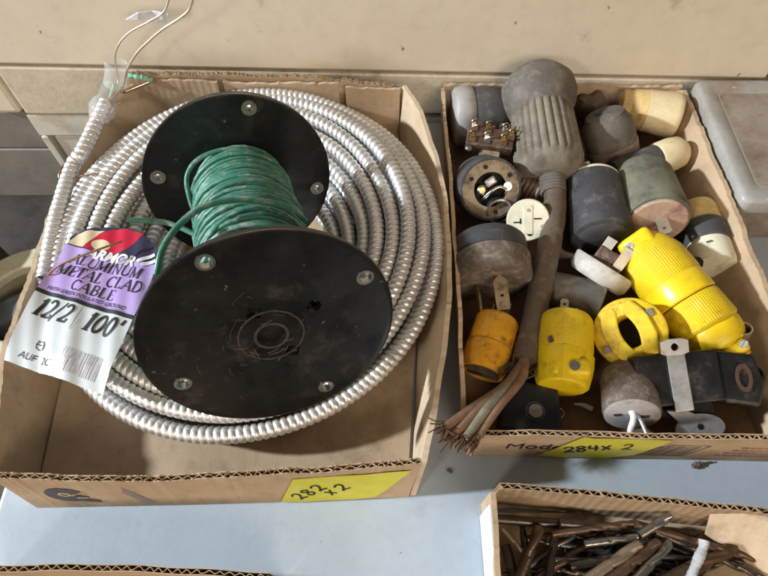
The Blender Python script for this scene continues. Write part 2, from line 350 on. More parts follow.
def serif(mb, text, x, y, size, fmap, shear=0, bold=1.0, sx=1.0):
    for ch in text:
        adv, st = GL[ch]
        for pts, wd in st:
            ribbons(mb, [([(x+(px_*sx+py_*shear)*size, y+py_*size) for px_, py_ in pts], wd*size*bold)], fmap)
        x += adv*size*sx
    return x
def textm(mb, text, x, y, size, fmap, shear=0, bold=0, sx=1.0):
    c = bpy.data.curves.new('t', 'FONT'); c.body = text; c.size = 1; c.shear = shear; c.offset = bold; c.resolution_u = 3
    o = bpy.data.objects.new('t', c); COL.objects.link(o)
    dg = bpy.context.evaluated_depsgraph_get(); me = bpy.data.meshes.new_from_object(o.evaluated_get(dg))
    k = len(mb.v); mb.v += [fmap(x+v.co.x*size*sx, y+v.co.y*size) for v in me.vertices]
    mb.f += [tuple(i+k for i in p.vertices) for p in me.polygons]
    bpy.data.objects.remove(o); bpy.data.curves.remove(c); bpy.data.meshes.remove(me)
HAND = {
 '2': [[(.05, .8), (.25, 1), (.5, .95), (.55, .7), (.35, .35), (.05, .05), (.3, .12), (.65, .02)]],
 '8': [[(.5, .9), (.25, 1), (.08, .8), (.25, .58), (.5, .35), (.45, .08), (.2, 0), (.06, .2), (.25, .5), (.5, .75), (.5, .92)]],
 '4': [[(.12, 1), (.06, .5), (.6, .5)], [(.45, .95), (.42, 0)]],
 'x': [[(.05, .75), (.5, .05)], [(.52, .78), (.05, 0)]],
 '3': [[(.08, .85), (.3, 1), (.52, .8), (.25, .55), (.55, .3), (.3, 0), (.05, .12)]],
}
def hand(mb, text, x, y, size, fmap, w=.12, gap=.75):
    for ch in text:
        for st in HAND.get(ch, []):
            sm = spline([(a, b, 0) for a, b in st], len(st)*4)
            ribbons(mb, [([(x+q.x*size, y+q.y*size) for q in sm], w*size)], fmap)
        x += gap*size

# ------------------------------------------------------------ the setting
CABY = .229
tb = MB().box((.42, -.04, -.016), (1.44, .528, .032)); tag(tb.build('table', TABLE, smooth=None, bevel=.004), kind='structure')
fl = MB().box((0, 0, -.76), (6, 6, .04)); tag(fl.build('floor', FLOORM, smooth=None), kind='structure')

cab = thing('metal_cabinet', 'beige enamelled metal cabinet with stained front behind the boxes', 'cabinet', at((0, CABY, -.74)))
def cpart(name, x0, x1, z0, z1, y0, y1, m, par=cab, bev=.003):
    return MB().box(((x0+x1)/2, (y0+y1)/2, (z0+z1)/2), (x1-x0, y1-y0, z1-z0)).build(name, m, par, True, None, bev)
cpart('carcass', -.44, .47, -.74, .62, CABY+.022, CABY+.45, GAPSHADE)
def cslant(name, x0, x1, zl0, zr0, zl1, zr1, y0, y1, m):
    vs = [(x, y, z) for y in (y0, y1) for x, z in ((x0, zl0), (x1, zr0), (x1, zr1), (x0, zl1))]
    return MB().add(vs, [(0, 1, 2, 3), (7, 6, 5, 4), (0, 4, 5, 1), (1, 5, 6, 2), (2, 6, 7, 3), (3, 7, 4, 0)]).build(name, m, cab, True, None, .0025)
sl = lambda x: .0635-.0095*x/.41          # the door hangs slightly lower at its right end
cslant('door_panel', -.452, .409, sl(-.452), sl(.409), .62, .62, CABY, CABY+.0215, BEIGE)
cslant('door_panel', .413, .50, sl(.413), sl(.5), .62, .62, CABY, CABY+.0215, BEIGE)
cslant('drawer_front', -.4105, .50, .0035, .0035, sl(-.4105)-.0042, sl(.5)-.0042, CABY+.001, CABY+.0215, RUSTY)
cpart('stile', -.452, -.414, .0035, .0665, CABY+.001, CABY+.02, BEIGE, bev=.006)
cpart('lower_rail', -.413, .46, -.031, .0005, CABY+.003, CABY+.02, WHITE, bev=.001)
cpart('stile', -.413, -.4045, -.72, -.0335, CABY+.003, CABY+.02, WHITE, bev=.001)
cpart('lower_drawer', -.399, .46, -.72, -.0345, CABY+.006, CABY+.02, WHITE, bev=.002)
cpart('side_panel', -.75, -.4165, -.058, -.001, CABY+.010, CABY+.05, GREY, bev=.001)
cpart('side_panel', -.75, -.4165, -.147, -.060, CABY+.008, CABY+.05, GREY, bev=.001)

# things left of the table, on the floor
c0 = Vector((-.475, .098, -.74))
bk = thing('waste_bin', 'cream plastic bin with thick rim beyond the left side of the coil box', 'bin', at(c0))
MB().lathe([(.066, 0), (.080, .53), (.072, .53), (.060, .012), (0.001, .012)], 48).build('pail', BUCKET, bk)
MB().ring(.089, .058, .525, .542, 48).build('rim', BUCKET, bk, bevel=.003)
MB().lathe([(.069, .44), (.069, .445), (.02, .45)], 32).build('contents', DARKHOLE, bk)
MB().box((-.01, .02, .47), (.10, .04, .10), Matrix.Rotation(.5, 4, 'Z')).build('scrap', BLUEG, bk, bevel=.006)
pp = thing('dark_pipe', 'dark brown pipe standing in shade at the left edge', 'pipe', at((-.59, .17, -.74)))
MB().tube([(0, 0, 0), (.0, .01, .25), (.0, .0, .56)], .045, 20).build('shaft', CORD, pp)
MB().ring(.05, .03, .56, .575, 24).build('collar', CORD, pp)

# ------------------------------------------------------------ cardboard
def resample(pts, n):
    p = [Vector(q) for q in pts]; d_ = [0]
    for i in range(1, len(p)): d_.append(d_[-1]+(p[i]-p[i-1]).length)
    out = []
    for k in range(n):
        t = d_[-1]*k/(n-1); i = 0
        while i < len(p)-2 and d_[i+1] < t: i += 1
        f = (t-d_[i])/max(1e-9, d_[i+1]-d_[i]); out.append(p[i].lerp(p[i+1], min(1, f)))
    return out
def board(name, parent, bot, top, m=KR, flute=True, th=.0042, rough=.0010, pitch=.0068, curve=True):
    """corrugated board standing between two edge lines: two liners and the wave between them"""
    Lh = sum((Vector(bot[i+1])-Vector(bot[i])).length for i in range(len(bot)-1))
    n = max(12, int(Lh/pitch*(8 if flute else 3)))
    B = spline(bot, 60) if curve else bot; T = spline(top, 60) if curve else top
    B = resample(B, n); T = resample(T, n); mb = MB()
    wob = [.0007*math.sin(i/n*Lh*47+Lh*90)+.0005*math.sin(i/n*Lh*121+Lh*33) for i in range(n)]; phs = 0; PH = []
    for i in range(n): phs += random.gauss(0, .26); PH.append(phs)
    jit = [0.0]*n; q = 0
    for i in range(n):
        q = q*.86+random.gauss(0, rough*.5); jit[i] = q
    def sheet(off_in, off_out, dz=0.0):
        k = len(mb.v)
        for i in range(n):
            t = (B[min(n-1, i+1)]-B[max(0, i-1)]); nn = Vector((-t.y, t.x, 0)).normalized()
            tt = T[i]+Vector((0, 0, jit[i]+dz)); a = off_in(i); b = off_out(i); tt = tt+nn*wob[i]*(.6 if name != 'base' else 0)
            mb.v += [B[i]+nn*a, tt+nn*a, tt+nn*b, B[i]+nn*b]
        for i in range(n-1):
            A, C_ = k+4*i, k+4*(i+1)
            mb.f.extend([(A, C_, C_+1, A+1), (A+1, C_+1, C_+2, A+2), (A+2, C_+2, C_+3, A+3)])
        mb.f.extend([(k, k+1, k+2, k+3), (k+4*(n-1), k+4*(n-1)+3, k+4*(n-1)+2, k+4*(n-1)+1)])
    h = th/2
    if flute:
        l = .00045
        sheet(lambda i: -h, lambda i: -h+l); sheet(lambda i: h-l, lambda i: h)
        w = lambda i: (h-l-.0002)*(.78+.22*math.sin(i*.043+Lh*50)*math.sin(i*.017+1))*math.sin(2*math.pi*i/8+PH[i])
        sheet(lambda i: w(i)-.00022, lambda i: w(i)+.00022, -.0003)
    else:
        sheet(lambda i: -h, lambda i: h)
    return mb.build(name, m, parent, True, 40)
def V(x, y, z=0): return Vector((x, y, z))

# box 1 : shallow cut-down carton with the coil
b1 = thing('cardboard_box', 'shallow cut-down cardboard box holding the cable coil and spool', 'box', at((-.125, .005, 0)))
Z0 = .0005
BOT1, TOP1 = ([V(-.268, -.196, Z0), V(-.12, -.193, Z0), V(.019, -.188, Z0)],
      [P(-9, 475, .055), P(60, 477.5, .055), P(130, 478, .055), P(230, 475, .055), P(300, 470, .055), P(360, 466, .055), P(421, 461, .056)])
board('side_panel', b1, BOT1, TOP1, KR)
board('end_panel', b1, [V(.0225, -.189, Z0), V(.032, -.05, Z0), V(.033, .08, Z0), V(.018, .203, Z0)],
      [P(424, 461, .057), P(435, 405, .057), P(445, 345, .056), P(448.5, 300, .055), P(449, 250, .054), P(446, 205, .054), P(439, 168, .056), P(430, 138, .06), P(419, 106, .064), P(404, 85, .066)], KRL, flute=False)
board('end_panel', b1, [V(-.272, .196, Z0), V(-.285, .07, Z0), V(-.282, -.07, Z0), V(-.2715, -.194, Z0)],
      [P(98, 103, .058), P(66, 176, .057), P(36, 257, .056), P(3, 363, .056), P(-10, 474, .056)], KR, flute=False)
board('side_panel', b1, [V(.016, .2065, Z0), V(-.13, .208, Z0), V(-.272, .200, Z0)],
      [PY(404, 87, .2095), PY(345, 80, .21), PY(240, 74, .21), PY(128, 72.5, .207)], KR)
board('corner_flap', b1, [V(-.250, .2015, Z0), V(-.2745, .188, Z0)], [PY(142, 78, .2035), P(99, 107, .058)], KR, flute=False, th=.003, curve=False)
# folded-in inner layers of the rear wall, with the torn gap between them
for (ua, ub, vt, dy) in ((345, 400, 83, .2025), (222, 338, 78, .202), (130, 216, 76, .199)):
    a, b = PY(ua, vt, dy), PY(ub, vt+2, dy)
    board('folded_flap', b1, [V(b.x, dy-.002, .018), V(a.x, dy-.002, .018)], [V(b.x, dy, b.z-.004), V(a.x, dy, a.z-.004)], KRI if ua < 200 else KR, flute=False, th=.003, curve=False)
mb = MB()
mb.prism([(-.2685, -.1925), (.018, -.1855), (.029, -.05), (.029, .08), (.014, .2035), (-.268, .197), (-.281, .07), (-.278, -.07)], .0006, .0046)
mb.build('base_panel', KR, b1, True, 30)
# printed emblem on the front and the yellow tape with its numbers
def wall_surface(bot, top, out, curve=True):
    B = resample(spline(bot, 60) if curve else bot, 120); T = resample(spline(top, 60) if curve else top, 120)
    Lw = (B[-1]-B[0]).length; H = sum(((T[i]-B[i]).length for i in range(120)))/120
    def fm(lift):
        def f(x, y):
            q = min(max(x/Lw, 0), .9999)*119; i = int(q); k = q-i
            b_, t_ = B[i].lerp(B[i+1], k), T[i].lerp(T[i+1], k); n_ = (B[i+1]-B[i]).cross(t_-b_).normalized()
            return b_.lerp(t_, y/H)+n_*(lift+out)
        return f
    return fm
fm1 = wall_surface(BOT1, TOP1, .0021)
mb = MB(); ribbons(mb, [(arc(.037, .026, .0105, .0085, 25, 350, 30), .009)], fm1(.0003)); ribbons(mb, [([(.044, .016), (.056, .013)], .006)], fm1(.00035))
mb.build('printed_emblem', INKB, b1, True, None)
mb = MB(); ribbons(mb, [(arc(.036, .0275, .0036, .003, 0, 360, 16), .0018), ([(.042, .021), (.050, .021)], .002)], fm1(.00055))
mb.build('printed_emblem', KRL, b1, True, None)
mb = MB(); ribbons(mb, [([(.076, .052), (.091, .006)], .008)], fm1(.0003)); mb.build('tape_mark', mat('brown_tape', (.27, .185, .125), None, .4, scale=30), b1, True, None)
def tape(parent, fm, outline, over=0):
    """torn piece of tape: outline given as bottom and top edge lists of equal length, gently lifted"""
    mb = MB(); n = len(outline[0])
    for (x, y) in outline[0]+outline[1]: pass
    rows = []
    for j in range(5):
        t = j/4
        rows.append([(outline[0][i][0]*(1-t)+outline[1][i][0]*t, outline[0][i][1]*(1-t)+outline[1][i][1]*t) for i in range(n)])
    for off in (.0, .00025):
        for j, r in enumerate(rows):
            for i, (x, y) in enumerate(r): mb.v.append(fm(off+.0003+.0005*abs(math.sin(i*1.9+j*.9)))(x, y))
    for s_ in (0, 1):
        for j in range(4):
            for i in range(n-1):
                a = s_*5*n+j*n+i; q = (a, a+1, a+n+1, a+n); mb.f.append(q if s_ else q[::-1])
    return mb.build('tape_label', TAPE, parent, True, 60)
t1 = tape(b1, fm1, ([(.188, .001), (.205, .0005), (.225, .0015), (.245, .001), (.256, .004), (.2615, .004)],
                    [(.2005, .046), (.214, .047), (.232, .0475), (.250, .046), (.266, .048), (.282, .047)]))
def rot2(f, x0, y0, a):
    c, s_ = math.cos(a), math.sin(a); return lambda x, y: f(x0+x*c-y*s_, y0+x*s_+y*c)
mb = MB(); hand(mb, '282', 0, 0, .0118, rot2(fm1(.0012), .2045, .006, .80), .15, .88); hand(mb, 'x2', 0, 0, .0118, rot2(fm1(.0012), .2275, .012, .76), .15, .95)
mb.build('handwriting', INK, t1, True, None)

# box 2 : tray of plugs
b2 = thing('cardboard_box', 'low cardboard tray filled with old electrical plugs and connectors', 'box', at((.19, .03, 0)))
Z2 = .0005
BOT2, TOP2 = [V(.0655, -.1555, Z2), V(.19, -.158, Z2), V(.326, -.161, Z2)], [V(.064, -.1535, .049), V(.19, -.156, .0495), V(.326, -.159, .05)]
board('side_panel', b2, BOT2, TOP2, KR, rough=.0003, curve=False)
board('end_panel', b2, [V(.3065, -.156, Z2), V(.303, .03, Z2), V(.3045, .219, Z2)], [V(.327, -.156, .05), V(.3235, .03, .051), V(.321, .217, .05)], KR, flute=False, th=.0045)
board('end_panel', b2, [V(.0665, .219, Z2), V(.0675, .03, Z2), V(.0645, -.1525, Z2)], [V(.0625, .219, .05), V(.0635, .03, .0505), V(.0605, -.1515, .049)], KR, flute=False, th=.0034)
board('side_panel', b2, [V(.3045, .2225, Z2), V(.19, .2225, Z2), V(.0655, .2225, Z2)], [V(.320, .2235, .0495), V(.19, .2235, .0505), V(.064, .2235, .051)], KR, flute=False, curve=False)
board('corner_flap', b2, [V(.318, .2185, .012), V(.255, .2185, .012)], [V(.320, .2195, .046), V(.255, .2195, .0465)], KRL, flute=False, th=.0025, curve=False)
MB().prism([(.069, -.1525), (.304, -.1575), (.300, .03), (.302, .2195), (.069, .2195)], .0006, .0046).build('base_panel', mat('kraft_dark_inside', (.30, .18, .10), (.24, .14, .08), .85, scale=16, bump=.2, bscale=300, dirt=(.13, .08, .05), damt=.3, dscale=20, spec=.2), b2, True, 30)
fm2 = wall_surface(BOT2, TOP2, .0021, False)
mb = MB(); textm(mb, 'Model', .028, .019, .0170, fm2(.0003), .1, 0, 1.15); mb.build('printed_word', INK, b2, True, None)
mb = MB(); ribbons(mb, [([(.128, .010), (.152, .034), (.182, .034), (.170, .010), (.128, .010)], .0010), ([(.128, .0105), (.17, .0105)], .0012)], fm2(.0003))
for i in range(14):
    x = .131+i*.0028; ribbons(mb, [([(x, .0125), (x+.011+.0006*i*-.4, .0315)], random.choice((.0006, .0009, .0014)))], fm2(.0003))
mb.build('printed_barcode', INKB, b2, True, None)
mb = MB()
for r_ in range(4):
    x = .195+r_*.004
    while x < .255:
        l = random.uniform(.002, .006); ribbons(mb, [([(x, .012+r_*.006), (x+l, .012+r_*.006)], .0024)], fm2(.0003)); x += l+.0012
mb.build('printed_text', INKP, b2, True, None)
t2 = tape(b2, fm2, ([(.056, .004), (.075, .002), (.095, .002), (.112, -.0005), (.118, .006), (.132, .010)],
                    [(.083, .0505), (.090, .0475), (.104, .0485), (.122, .0465), (.139, .0475), (.149, .046)]))
mb = MB(); hand(mb, '284x', 0, 0, .013, rot2(fm2(.0012), .076, .014, .28), .17, .72); hand(mb, '2', 0, 0, .012, rot2(fm2(.0012), .117, .024, .1), .15, .8)
mb.build('handwriting', INK, t2, True, None)

# ------------------------------------------------------------ the metal-clad cable coil
coil = thing('cable_coil', 'coil of ribbed silver metal-clad cable lying in the left box', 'cable', at((-.119, .02, .005)))
def armored(name, parent, path, r0=.0067, amp=.0015, pitch=.0057, ns=9, na=14, closed=True, mt=ARMOR):
    p = np.array([tuple(q) for q in path])
    if closed: p = np.vstack([p, p[:1]])
    dl = np.linalg.norm(np.diff(p, axis=0), axis=1); cum = np.concatenate([[0], np.cumsum(dl)]); L = cum[-1]
    npitch = int(round(L/pitch)); n = npitch*ns; s = np.linspace(0, L, n, endpoint=not closed)
    c = np.stack([np.interp(s, cum, p[:, k]) for k in range(3)], 1)
    if closed: T = np.roll(c, -1, 0)-np.roll(c, 1, 0)
    else: T = np.gradient(c, axis=0)
    T /= np.linalg.norm(T, axis=1)[:, None]
    up_ = np.array([0, 0, 1.]); u = np.cross(T, up_); u /= np.linalg.norm(u, axis=1)[:, None]; w = np.cross(u, T)
    th = np.linspace(0, 2*np.pi, na, endpoint=False)
    ph = (s[:, None]/L*npitch + th[None]/(2*np.pi)) % 1
    r = r0-amp*np.abs(2*ph-1)**3.0
    v = c[:, None]+r[:, :, None]*(u[:, None]*np.cos(th)[None, :, None]+w[:, None]*np.sin(th)[None, :, None])
    v = v.reshape(-1, 3)-np.array(MW[parent.name].translation)
    m = n if closed else n-1
    i, k = np.meshgrid(np.arange(m), np.arange(na), indexing='ij'); j = (i+1) % n; k2 = (k+1) % na
    f = np.stack([i*na+k, j*na+k, j*na+k2, i*na+k2], -1).reshape(-1, 4)
    me = bpy.data.meshes.new(name); me.vertices.add(len(v)); me.vertices.foreach_set('co', v.ravel().astype('f'))
    me.loops.add(f.size); me.loops.foreach_set('vertex_index', f.ravel().astype('i')); me.polygons.add(len(f))
    me.polygons.foreach_set('loop_start', np.arange(0, f.size, 4, dtype='i')); me.update(calc_edges=True); me.validate()
    return link(name, me, mt, parent, None) if False else link(name, me, mt, parent, 80)
CX, CY = -.1205, .022
tops = [.0475, .058, .0625, .0605, .0555, .0475, .0365, .0245]
def loop(R, z, k, flat=1.0, shrink=0.0):
    a = np.linspace(0, 2*np.pi, 240, endpoint=False)
    p1, p2, p3, p4 = rng.uniform(0, 6.28, 4)
    rx = R-shrink; ry = R+.0085
    q = .0016*np.sin(2*a+.7)+.0012*np.sin(3*a+2.1)+.0005*np.sin(5*a+p3)+.0004*np.sin(3*a+p2)
    x = CX+rng.normal(0, .0005)+(rx+q)*np.cos(a); y = CY+rng.normal(0, .0005)+(ry+q)*np.sin(a)
    y = y+.004*np.clip(np.sin(a), 0, 1)**2; x = x-.004*np.clip(-np.cos(a), 0, 1)**2
    front = np.clip((-np.sin(a)-.1)/.9, 0, 1); front = front*front*(3-2*front)
    zz = z*(1-.27*front*flat)+.0011*np.sin(a+p1)+.0012*np.sin(2*a+p4)+.0006*np.sin(3*a+p2)
    zz = zz+(z/.06)*(.013*np.clip(np.sin(a), 0, 1)**1.5+.004*np.clip(-np.cos(a), 0, 1))
    return np.stack([x, y, np.maximum(zz, .0115)], 1)
nl = 0
for c in range(8):
    R = .1665-c*.0132
    armored('cable_loop', coil, loop(R, tops[c], nl)); nl += 1
    z = tops[c]-.0122; lay = 1
    while z > .010 and lay < (3 if c < 2 else 2):
        armored('cable_loop', coil, loop(R-(.003*lay if c < 2 else 0), z, nl, 1.0, .0035*lay*(c < 2))); nl += 1
        z -= .0122; lay += 1
# free end climbing the rear left corner
endp = spline([V(-.281, -.03, .064), V(-.2865, .03, .068), V(-.2865, .085, .072), P(82, 152, .078), P(94, 128, .082), P(106, 103, .087)], 60)
fe = armored('cable_end', coil, endp, closed=False)
e0 = endp[-1]
wrap_pts = spline([P(98, 120, .083), P(105, 104, .088), PY(113, 90, .196), PY(116, 76, .200), PY(116, 62, .204)], 14)
mb = MB(); mb.tube(wrap_pts, [.0085, .0105, .0125, .0115, .0085, .0105, .012, .011, .0115, .0105, .011, .010, .011, .0105], 12, cap=False)
mb.build('plastic_wrap', CLEAR, coil, True, 40)
mb = MB()
k = len(mb.v); g = [PY(126, 20, .206), PY(138, 13, .203), PY(152, 11.5, .207), PY(168, 14, .203), PY(166, 23, .205), PY(150, 22, .208), PY(138, 20, .204)]
mb.v += g+[q+Vector((0, .0008, .0006)) for q in g]; mb.f += [tuple(range(7)), tuple(range(7, 14))[::-1]]+[(i, (i+1) % 7, (i+1) % 7+7, i+7) for i in range(7)]
mb.build('plastic_scrap', mat('milky_plastic', (.78, .80, .84), None, .25, spec=.7, alpha=.85), coil, True, None)
w1 = spline([e0, PY(118, 84, .20), PY(115, 58, .203), PY(119, 44, .205), PY(130, 32, .206), PY(150, 21, .204), PY(165, 10, .204), PY(172, -14, .206)], 50)
MB().tube(w1, .0009, 8).build('conductor', WIRE, coil, True, 60)
w2 = spline([e0, PY(122, 88, .199), PY(127, 70, .197), PY(137, 53, .196), PY(150, 40, .194), PY(163, 29, .192), PY(180, 18, .19), PY(190, 8, .19), PY(195, -14, .19)], 50)
MB().tube(w2, .0012, 8).build('conductor', WIRE, coil, True, 60)
w3 = spline([e0, PY(110, 92, .196), PY(113, 96, .194), PY(128, 91, .192), PY(150, 82, .192)], 24)
MB().tube(w3[8:], .0010, 8).build('conductor', WIREC, coil, True, 60)
MB().tube(spline([PY(129, 75, .196), PY(138, 77, .195), PY(144, 78, .196), PY(152, 81, .197)], 14), [.0025+.0008*math.sin(i*2.1) for i in range(14)], 9).build('green_sleeve', MINT, coil, True, 60)
MB().tube(spline([e0, PY(109, 104, .19), PY(113, 90, .196), PY(115, 84, .199)], 12), .0022, 8).build('green_sleeve', MINT, coil, True, 60)
# rusty tie wires
tw = thing('wire_tie', 'rusty twisted wire tie hooked over the left wall of the coil box', 'wire', at(P(66, 176, .06)))
mb = MB()
for k in range(3):
    pts = []
    for i in range(26):
        t = i/25; a = t*9+k*2.1; q = P(64+4*math.sin(a)+k*1.5, 166+20*t, .062); pts.append(q+Vector((.002*math.cos(a), .002*math.sin(a), .003*math.sin(a*.7))))
    mb.tube(pts, .0008, 6)
mb.tube(spline([P(66, 180, .062), P(80, 176, .072), P(100, 174, .070), P(125, 172, .066)], 20), .0007, 6)
mb.build('twist', WIREC, tw, True, 60)

# ------------------------------------------------------------ wire spool
pf = CAM+ray(271, 333)*.368; pb = CAM+ray(240, 181)*.512
spool = thing('wire_spool', 'black plastic spool of green wire lying on the cable coil', 'spool', frame(pb, pf, 0))
LS = (pf-pb).length; RS = .0802
print('spool', tuple(pf), tuple(pb), LS)
def on_flange(target, zloc):
    """local xy on a flange plane of the spool seen at a pixel"""
    M = MW[spool.name]; inv = M.inverted(); o = inv @ CAM; r = inv.to_3x3() @ ray(*target); t = (zloc-o.z)/r.z; return (o+r*t)
TH = .0045
import bmesh
def weld(me):
    b_ = bmesh.new(); b_.from_mesh(me); bmesh.ops.remove_doubles(b_, verts=b_.verts, dist=1e-6); bmesh.ops.recalc_face_normals(b_, faces=b_.faces); b_.to_mesh(me); b_.free()
def flange(zc, holes, outer, hub):
    """disc with round through holes, built as a polar grid whose hole cells are cut by real rims"""
    mb = MB(); mb.lathe([(hub, zc-TH/2), (RS-.002, zc-TH/2), (RS, zc-TH*.2), (RS, zc+TH*.5), (RS-.0015, zc+TH*.62), (RS-.004, zc+TH*.5), (hub, zc+TH/2)], 96, close=False); NN = 96; K_ = 7*NN-NN; mb.f += [(K_+i, K_+(i+1) % NN, (i+1) % NN, i) for i in range(NN)]
    o = mb.build('flange', BLACKP, spool, False, 40); weld(o.data)
    for h in holes:
        cut = MB().lathe([(h[2], zc-.02), (h[2], zc+.02)], h[3] if len(h) > 3 else 20, at((h[0], h[1], 0)) @ RZ(.5))
        me = bpy.data.meshes.new('c'); me.from_pydata([tuple(q) for q in cut.v], [], cut.f); weld(me); co_ = bpy.data.objects.new('c', me); co_.parent = spool; COL.objects.link(co_)
        cutters.append((o, co_))
    return o
cutters = []
hp_front = [on_flange(q, LS+TH/2) for q in ((205, 262), (365, 277), (183, 383), (326, 386))]
hp_back = [on_flange(q, TH/2) for q in ((249, 108), (317, 188), (158, 177))]
sq = [on_flange(q, LS+TH/2) for q in ((254, 313), (293, 350))]; small = on_flange((314, 306), LS+TH/2); hubc = on_flange((274, 331), LS+TH/2)
ff = flange(LS, [(q.x, q.y, .0042) for q in hp_front]+[(small.x, small.y, .0046)]+[(q.x, q.y, .0058, 4) for q in sq], 1, .0095)
fb = flange(0, [(q.x, q.y, .0042) for q in hp_back], -1, .0095)
for o, c in cutters:
    m_ = o.modifiers.new('hole', 'BOOLEAN'); m_.operation = 'DIFFERENCE'; m_.object = c; m_.solver = 'EXACT'
dg = bpy.context.evaluated_depsgraph_get()
for o in (ff, fb):
    n0 = len(o.data.vertices); me = bpy.data.meshes.new_from_object(o.evaluated_get(dg)); o.modifiers.clear(); o.data = me; print('flange', n0, len(me.vertices))
for o, c in cutters: bpy.data.objects.remove(c)
for q in hp_front: MB().ring(.0056, .0040, LS+TH/2-.004, LS+TH/2+.0007, 24, at((q.x, q.y, 0))).build('eyelet', mat('dull_eyelet', (.5, .5, .49), None, .3, .9), ff)
for q in hp_back:
    e = MB().ring(.0062, .0030, TH/2-.003, TH/2+.0009, 24, at((q.x, q.y, 0))).build('rivet', STEEL, fb)
    MB().lathe([(.0031, TH/2-.003), (.0031, TH/2+.0002), (.002, TH/2+.0008)], 16, at((q.x, q.y, 0))).build('rivet_pin', STEEL, e)
MB().ring(.0212, .0200, LS+TH/2-.0005, LS+TH/2+.0004, 48).build('hub_ring', mat('scuffed_black', (.03, .027, .024), (.06, .052, .045), .6, scale=160, fleck=(.2, .17, .13), famt=.08, fscale=400), ff)
MB().ring(.0112, .0093, LS-.03, LS+TH/2+.0005, 40).build('hub_rim', mat('scuffed_black', (.05, .046, .042)), ff)
MB().lathe([(.031, .002), (.031, LS-.002)], 40).build('core', BLACKP, spool)
MB().lathe([(.0092, LS-.040), (.0092, LS-.039)], 24).build('hub_shade_disc', DARKHOLE, spool)  # near-black disc down the open hub, standing for the shade inside it
# scuffs and shavings about the hub of the near flange
mb = MB(); rs = random.Random(5); fz = LS+TH/2+.00012
def scuff(cx, cy, a, l, w): ribbons(mb, [([(cx+math.cos(a)*l*t+math.sin(a)*l*.12*math.sin(t*3), cy+math.sin(a)*l*t) for t in (0, .3, .7, 1)], w)], lambda x, y: Vector((x, y, fz)))
for k in range(60):
    r_ = abs(rs.gauss(.022, .010)) if k < 42 else rs.uniform(.03, .075)
    if r_ < .0125 or r_ > .076: continue
    a = rs.uniform(0, 6.28); scuff(r_*math.cos(a), r_*math.sin(a), a+1.57+rs.gauss(0, .5), rs.uniform(.002, .012)*rs.random()+.001, rs.uniform(.0001, .00028))
mb.build('scuff_marks', mat('scuff_grey', (.12, .11, .10), (.06, .055, .05), .7, scale=400), ff)['kind'] = 'stuff'
mb = MB()
for k in range(14):
    a = rs.gauss(-1.4, 1.1); r_ = rs.uniform(.0105, .019); p_ = Vector((r_*math.cos(a), r_*math.sin(a)-.004, LS+TH/2+.0008)); q_ = Vector((rs.gauss(0, .003), rs.gauss(0, .003), rs.uniform(0, .0008)))
    mb.tube([p_, p_+q_*.6+Vector((.0004, 0, .0005)), p_+q_*1.3], .00022, 4)
mb.build('wood_shavings', mat('shavings', (.22, .15, .095), None, .8), ff)['kind'] = 'stuff'
# winding: neat lower layer and irregular loose turns above
def turns(z0, z1, n, r, seed, tilt=.0, jr=.0007, ph=0):
    rr = random.Random(seed); pts = []
    offs = [rr.gauss(0, jr) for _ in range(n+2)]; tl = [rr.gauss(0, tilt) for _ in range(n+2)]; rad = [rr.uniform(-.2, 1)*jr*1.5 for _ in range(n+2)]
    for i in range(n*28+1):
        t = i/28; k = int(t); f = t-k; f = f*f*(3-2*f); lerp = lambda A: A[k]*(1-f)+A[k+1]*f
        a = 2*math.pi*t+ph
        pts.append((((r+lerp(rad))*math.cos(a)), ((r+lerp(rad))*math.sin(a)), z0+(z1-z0)*t/n+lerp(offs)+lerp(tl)*math.cos(a+.6)))
    return pts
wd = .0019
MB().tube(turns(.006, LS-.006, 50, .0340, 1, 0, .0002), wd, 7).build('wire_winding', GREENW, spool, smooth=80)
for k, (z0, z1, n, r, tl) in enumerate([(.010, LS*.55, 24, .0362, .0008), (LS-.006, LS*.35, 30, .0364, .0010), (.015, LS*.85, 30, .0384, .0022), (LS*.92, LS*.12, 16, .0402, .005), (LS*.35, LS*.75, 4, .0415, .009)]):
    MB().tube(turns(z0, z1, n, r, 11+k, tl, .0009, k*1.3), wd, 7).build('wire_winding', GREENW, spool, smooth=80)
def sp(u, v, zl):
    """point seen at a pixel, on the plane across the spool at local height zl (world)"""
    return MW[spool.name] @ on_flange((u, v), zl)
MB().tube(spline([sp(258, 152, .012), sp(228, 149, .012), sp(200, 158, .014), sp(187, 176, .02), sp(190, 200, .03), sp(200, 225, .04)], 40), wd, 8).build('loose_wire', GREENW, spool, True, 80)
MB().tube(spline([sp(306, 222, LS*.62), sp(290, 208, LS*.60), sp(262, 201, LS*.60), sp(232, 200, LS*.6), sp(203, 207, LS*.62), sp(180, 224, LS*.66), sp(163, 248, LS*.74), sp(156, 275, LS*.8)], 60), .0023, 8).build('loose_wire', GREENW, spool, True, 80)
MB().tube(spline([sp(210, 243, LS*.5), sp(190, 232, LS*.45), sp(168, 223, LS*.4), sp(148, 221, LS*.4), sp(128, 220, LS*.4)], 40), .0021, 8).build('loose_wire', GREENW, spool, True, 80)

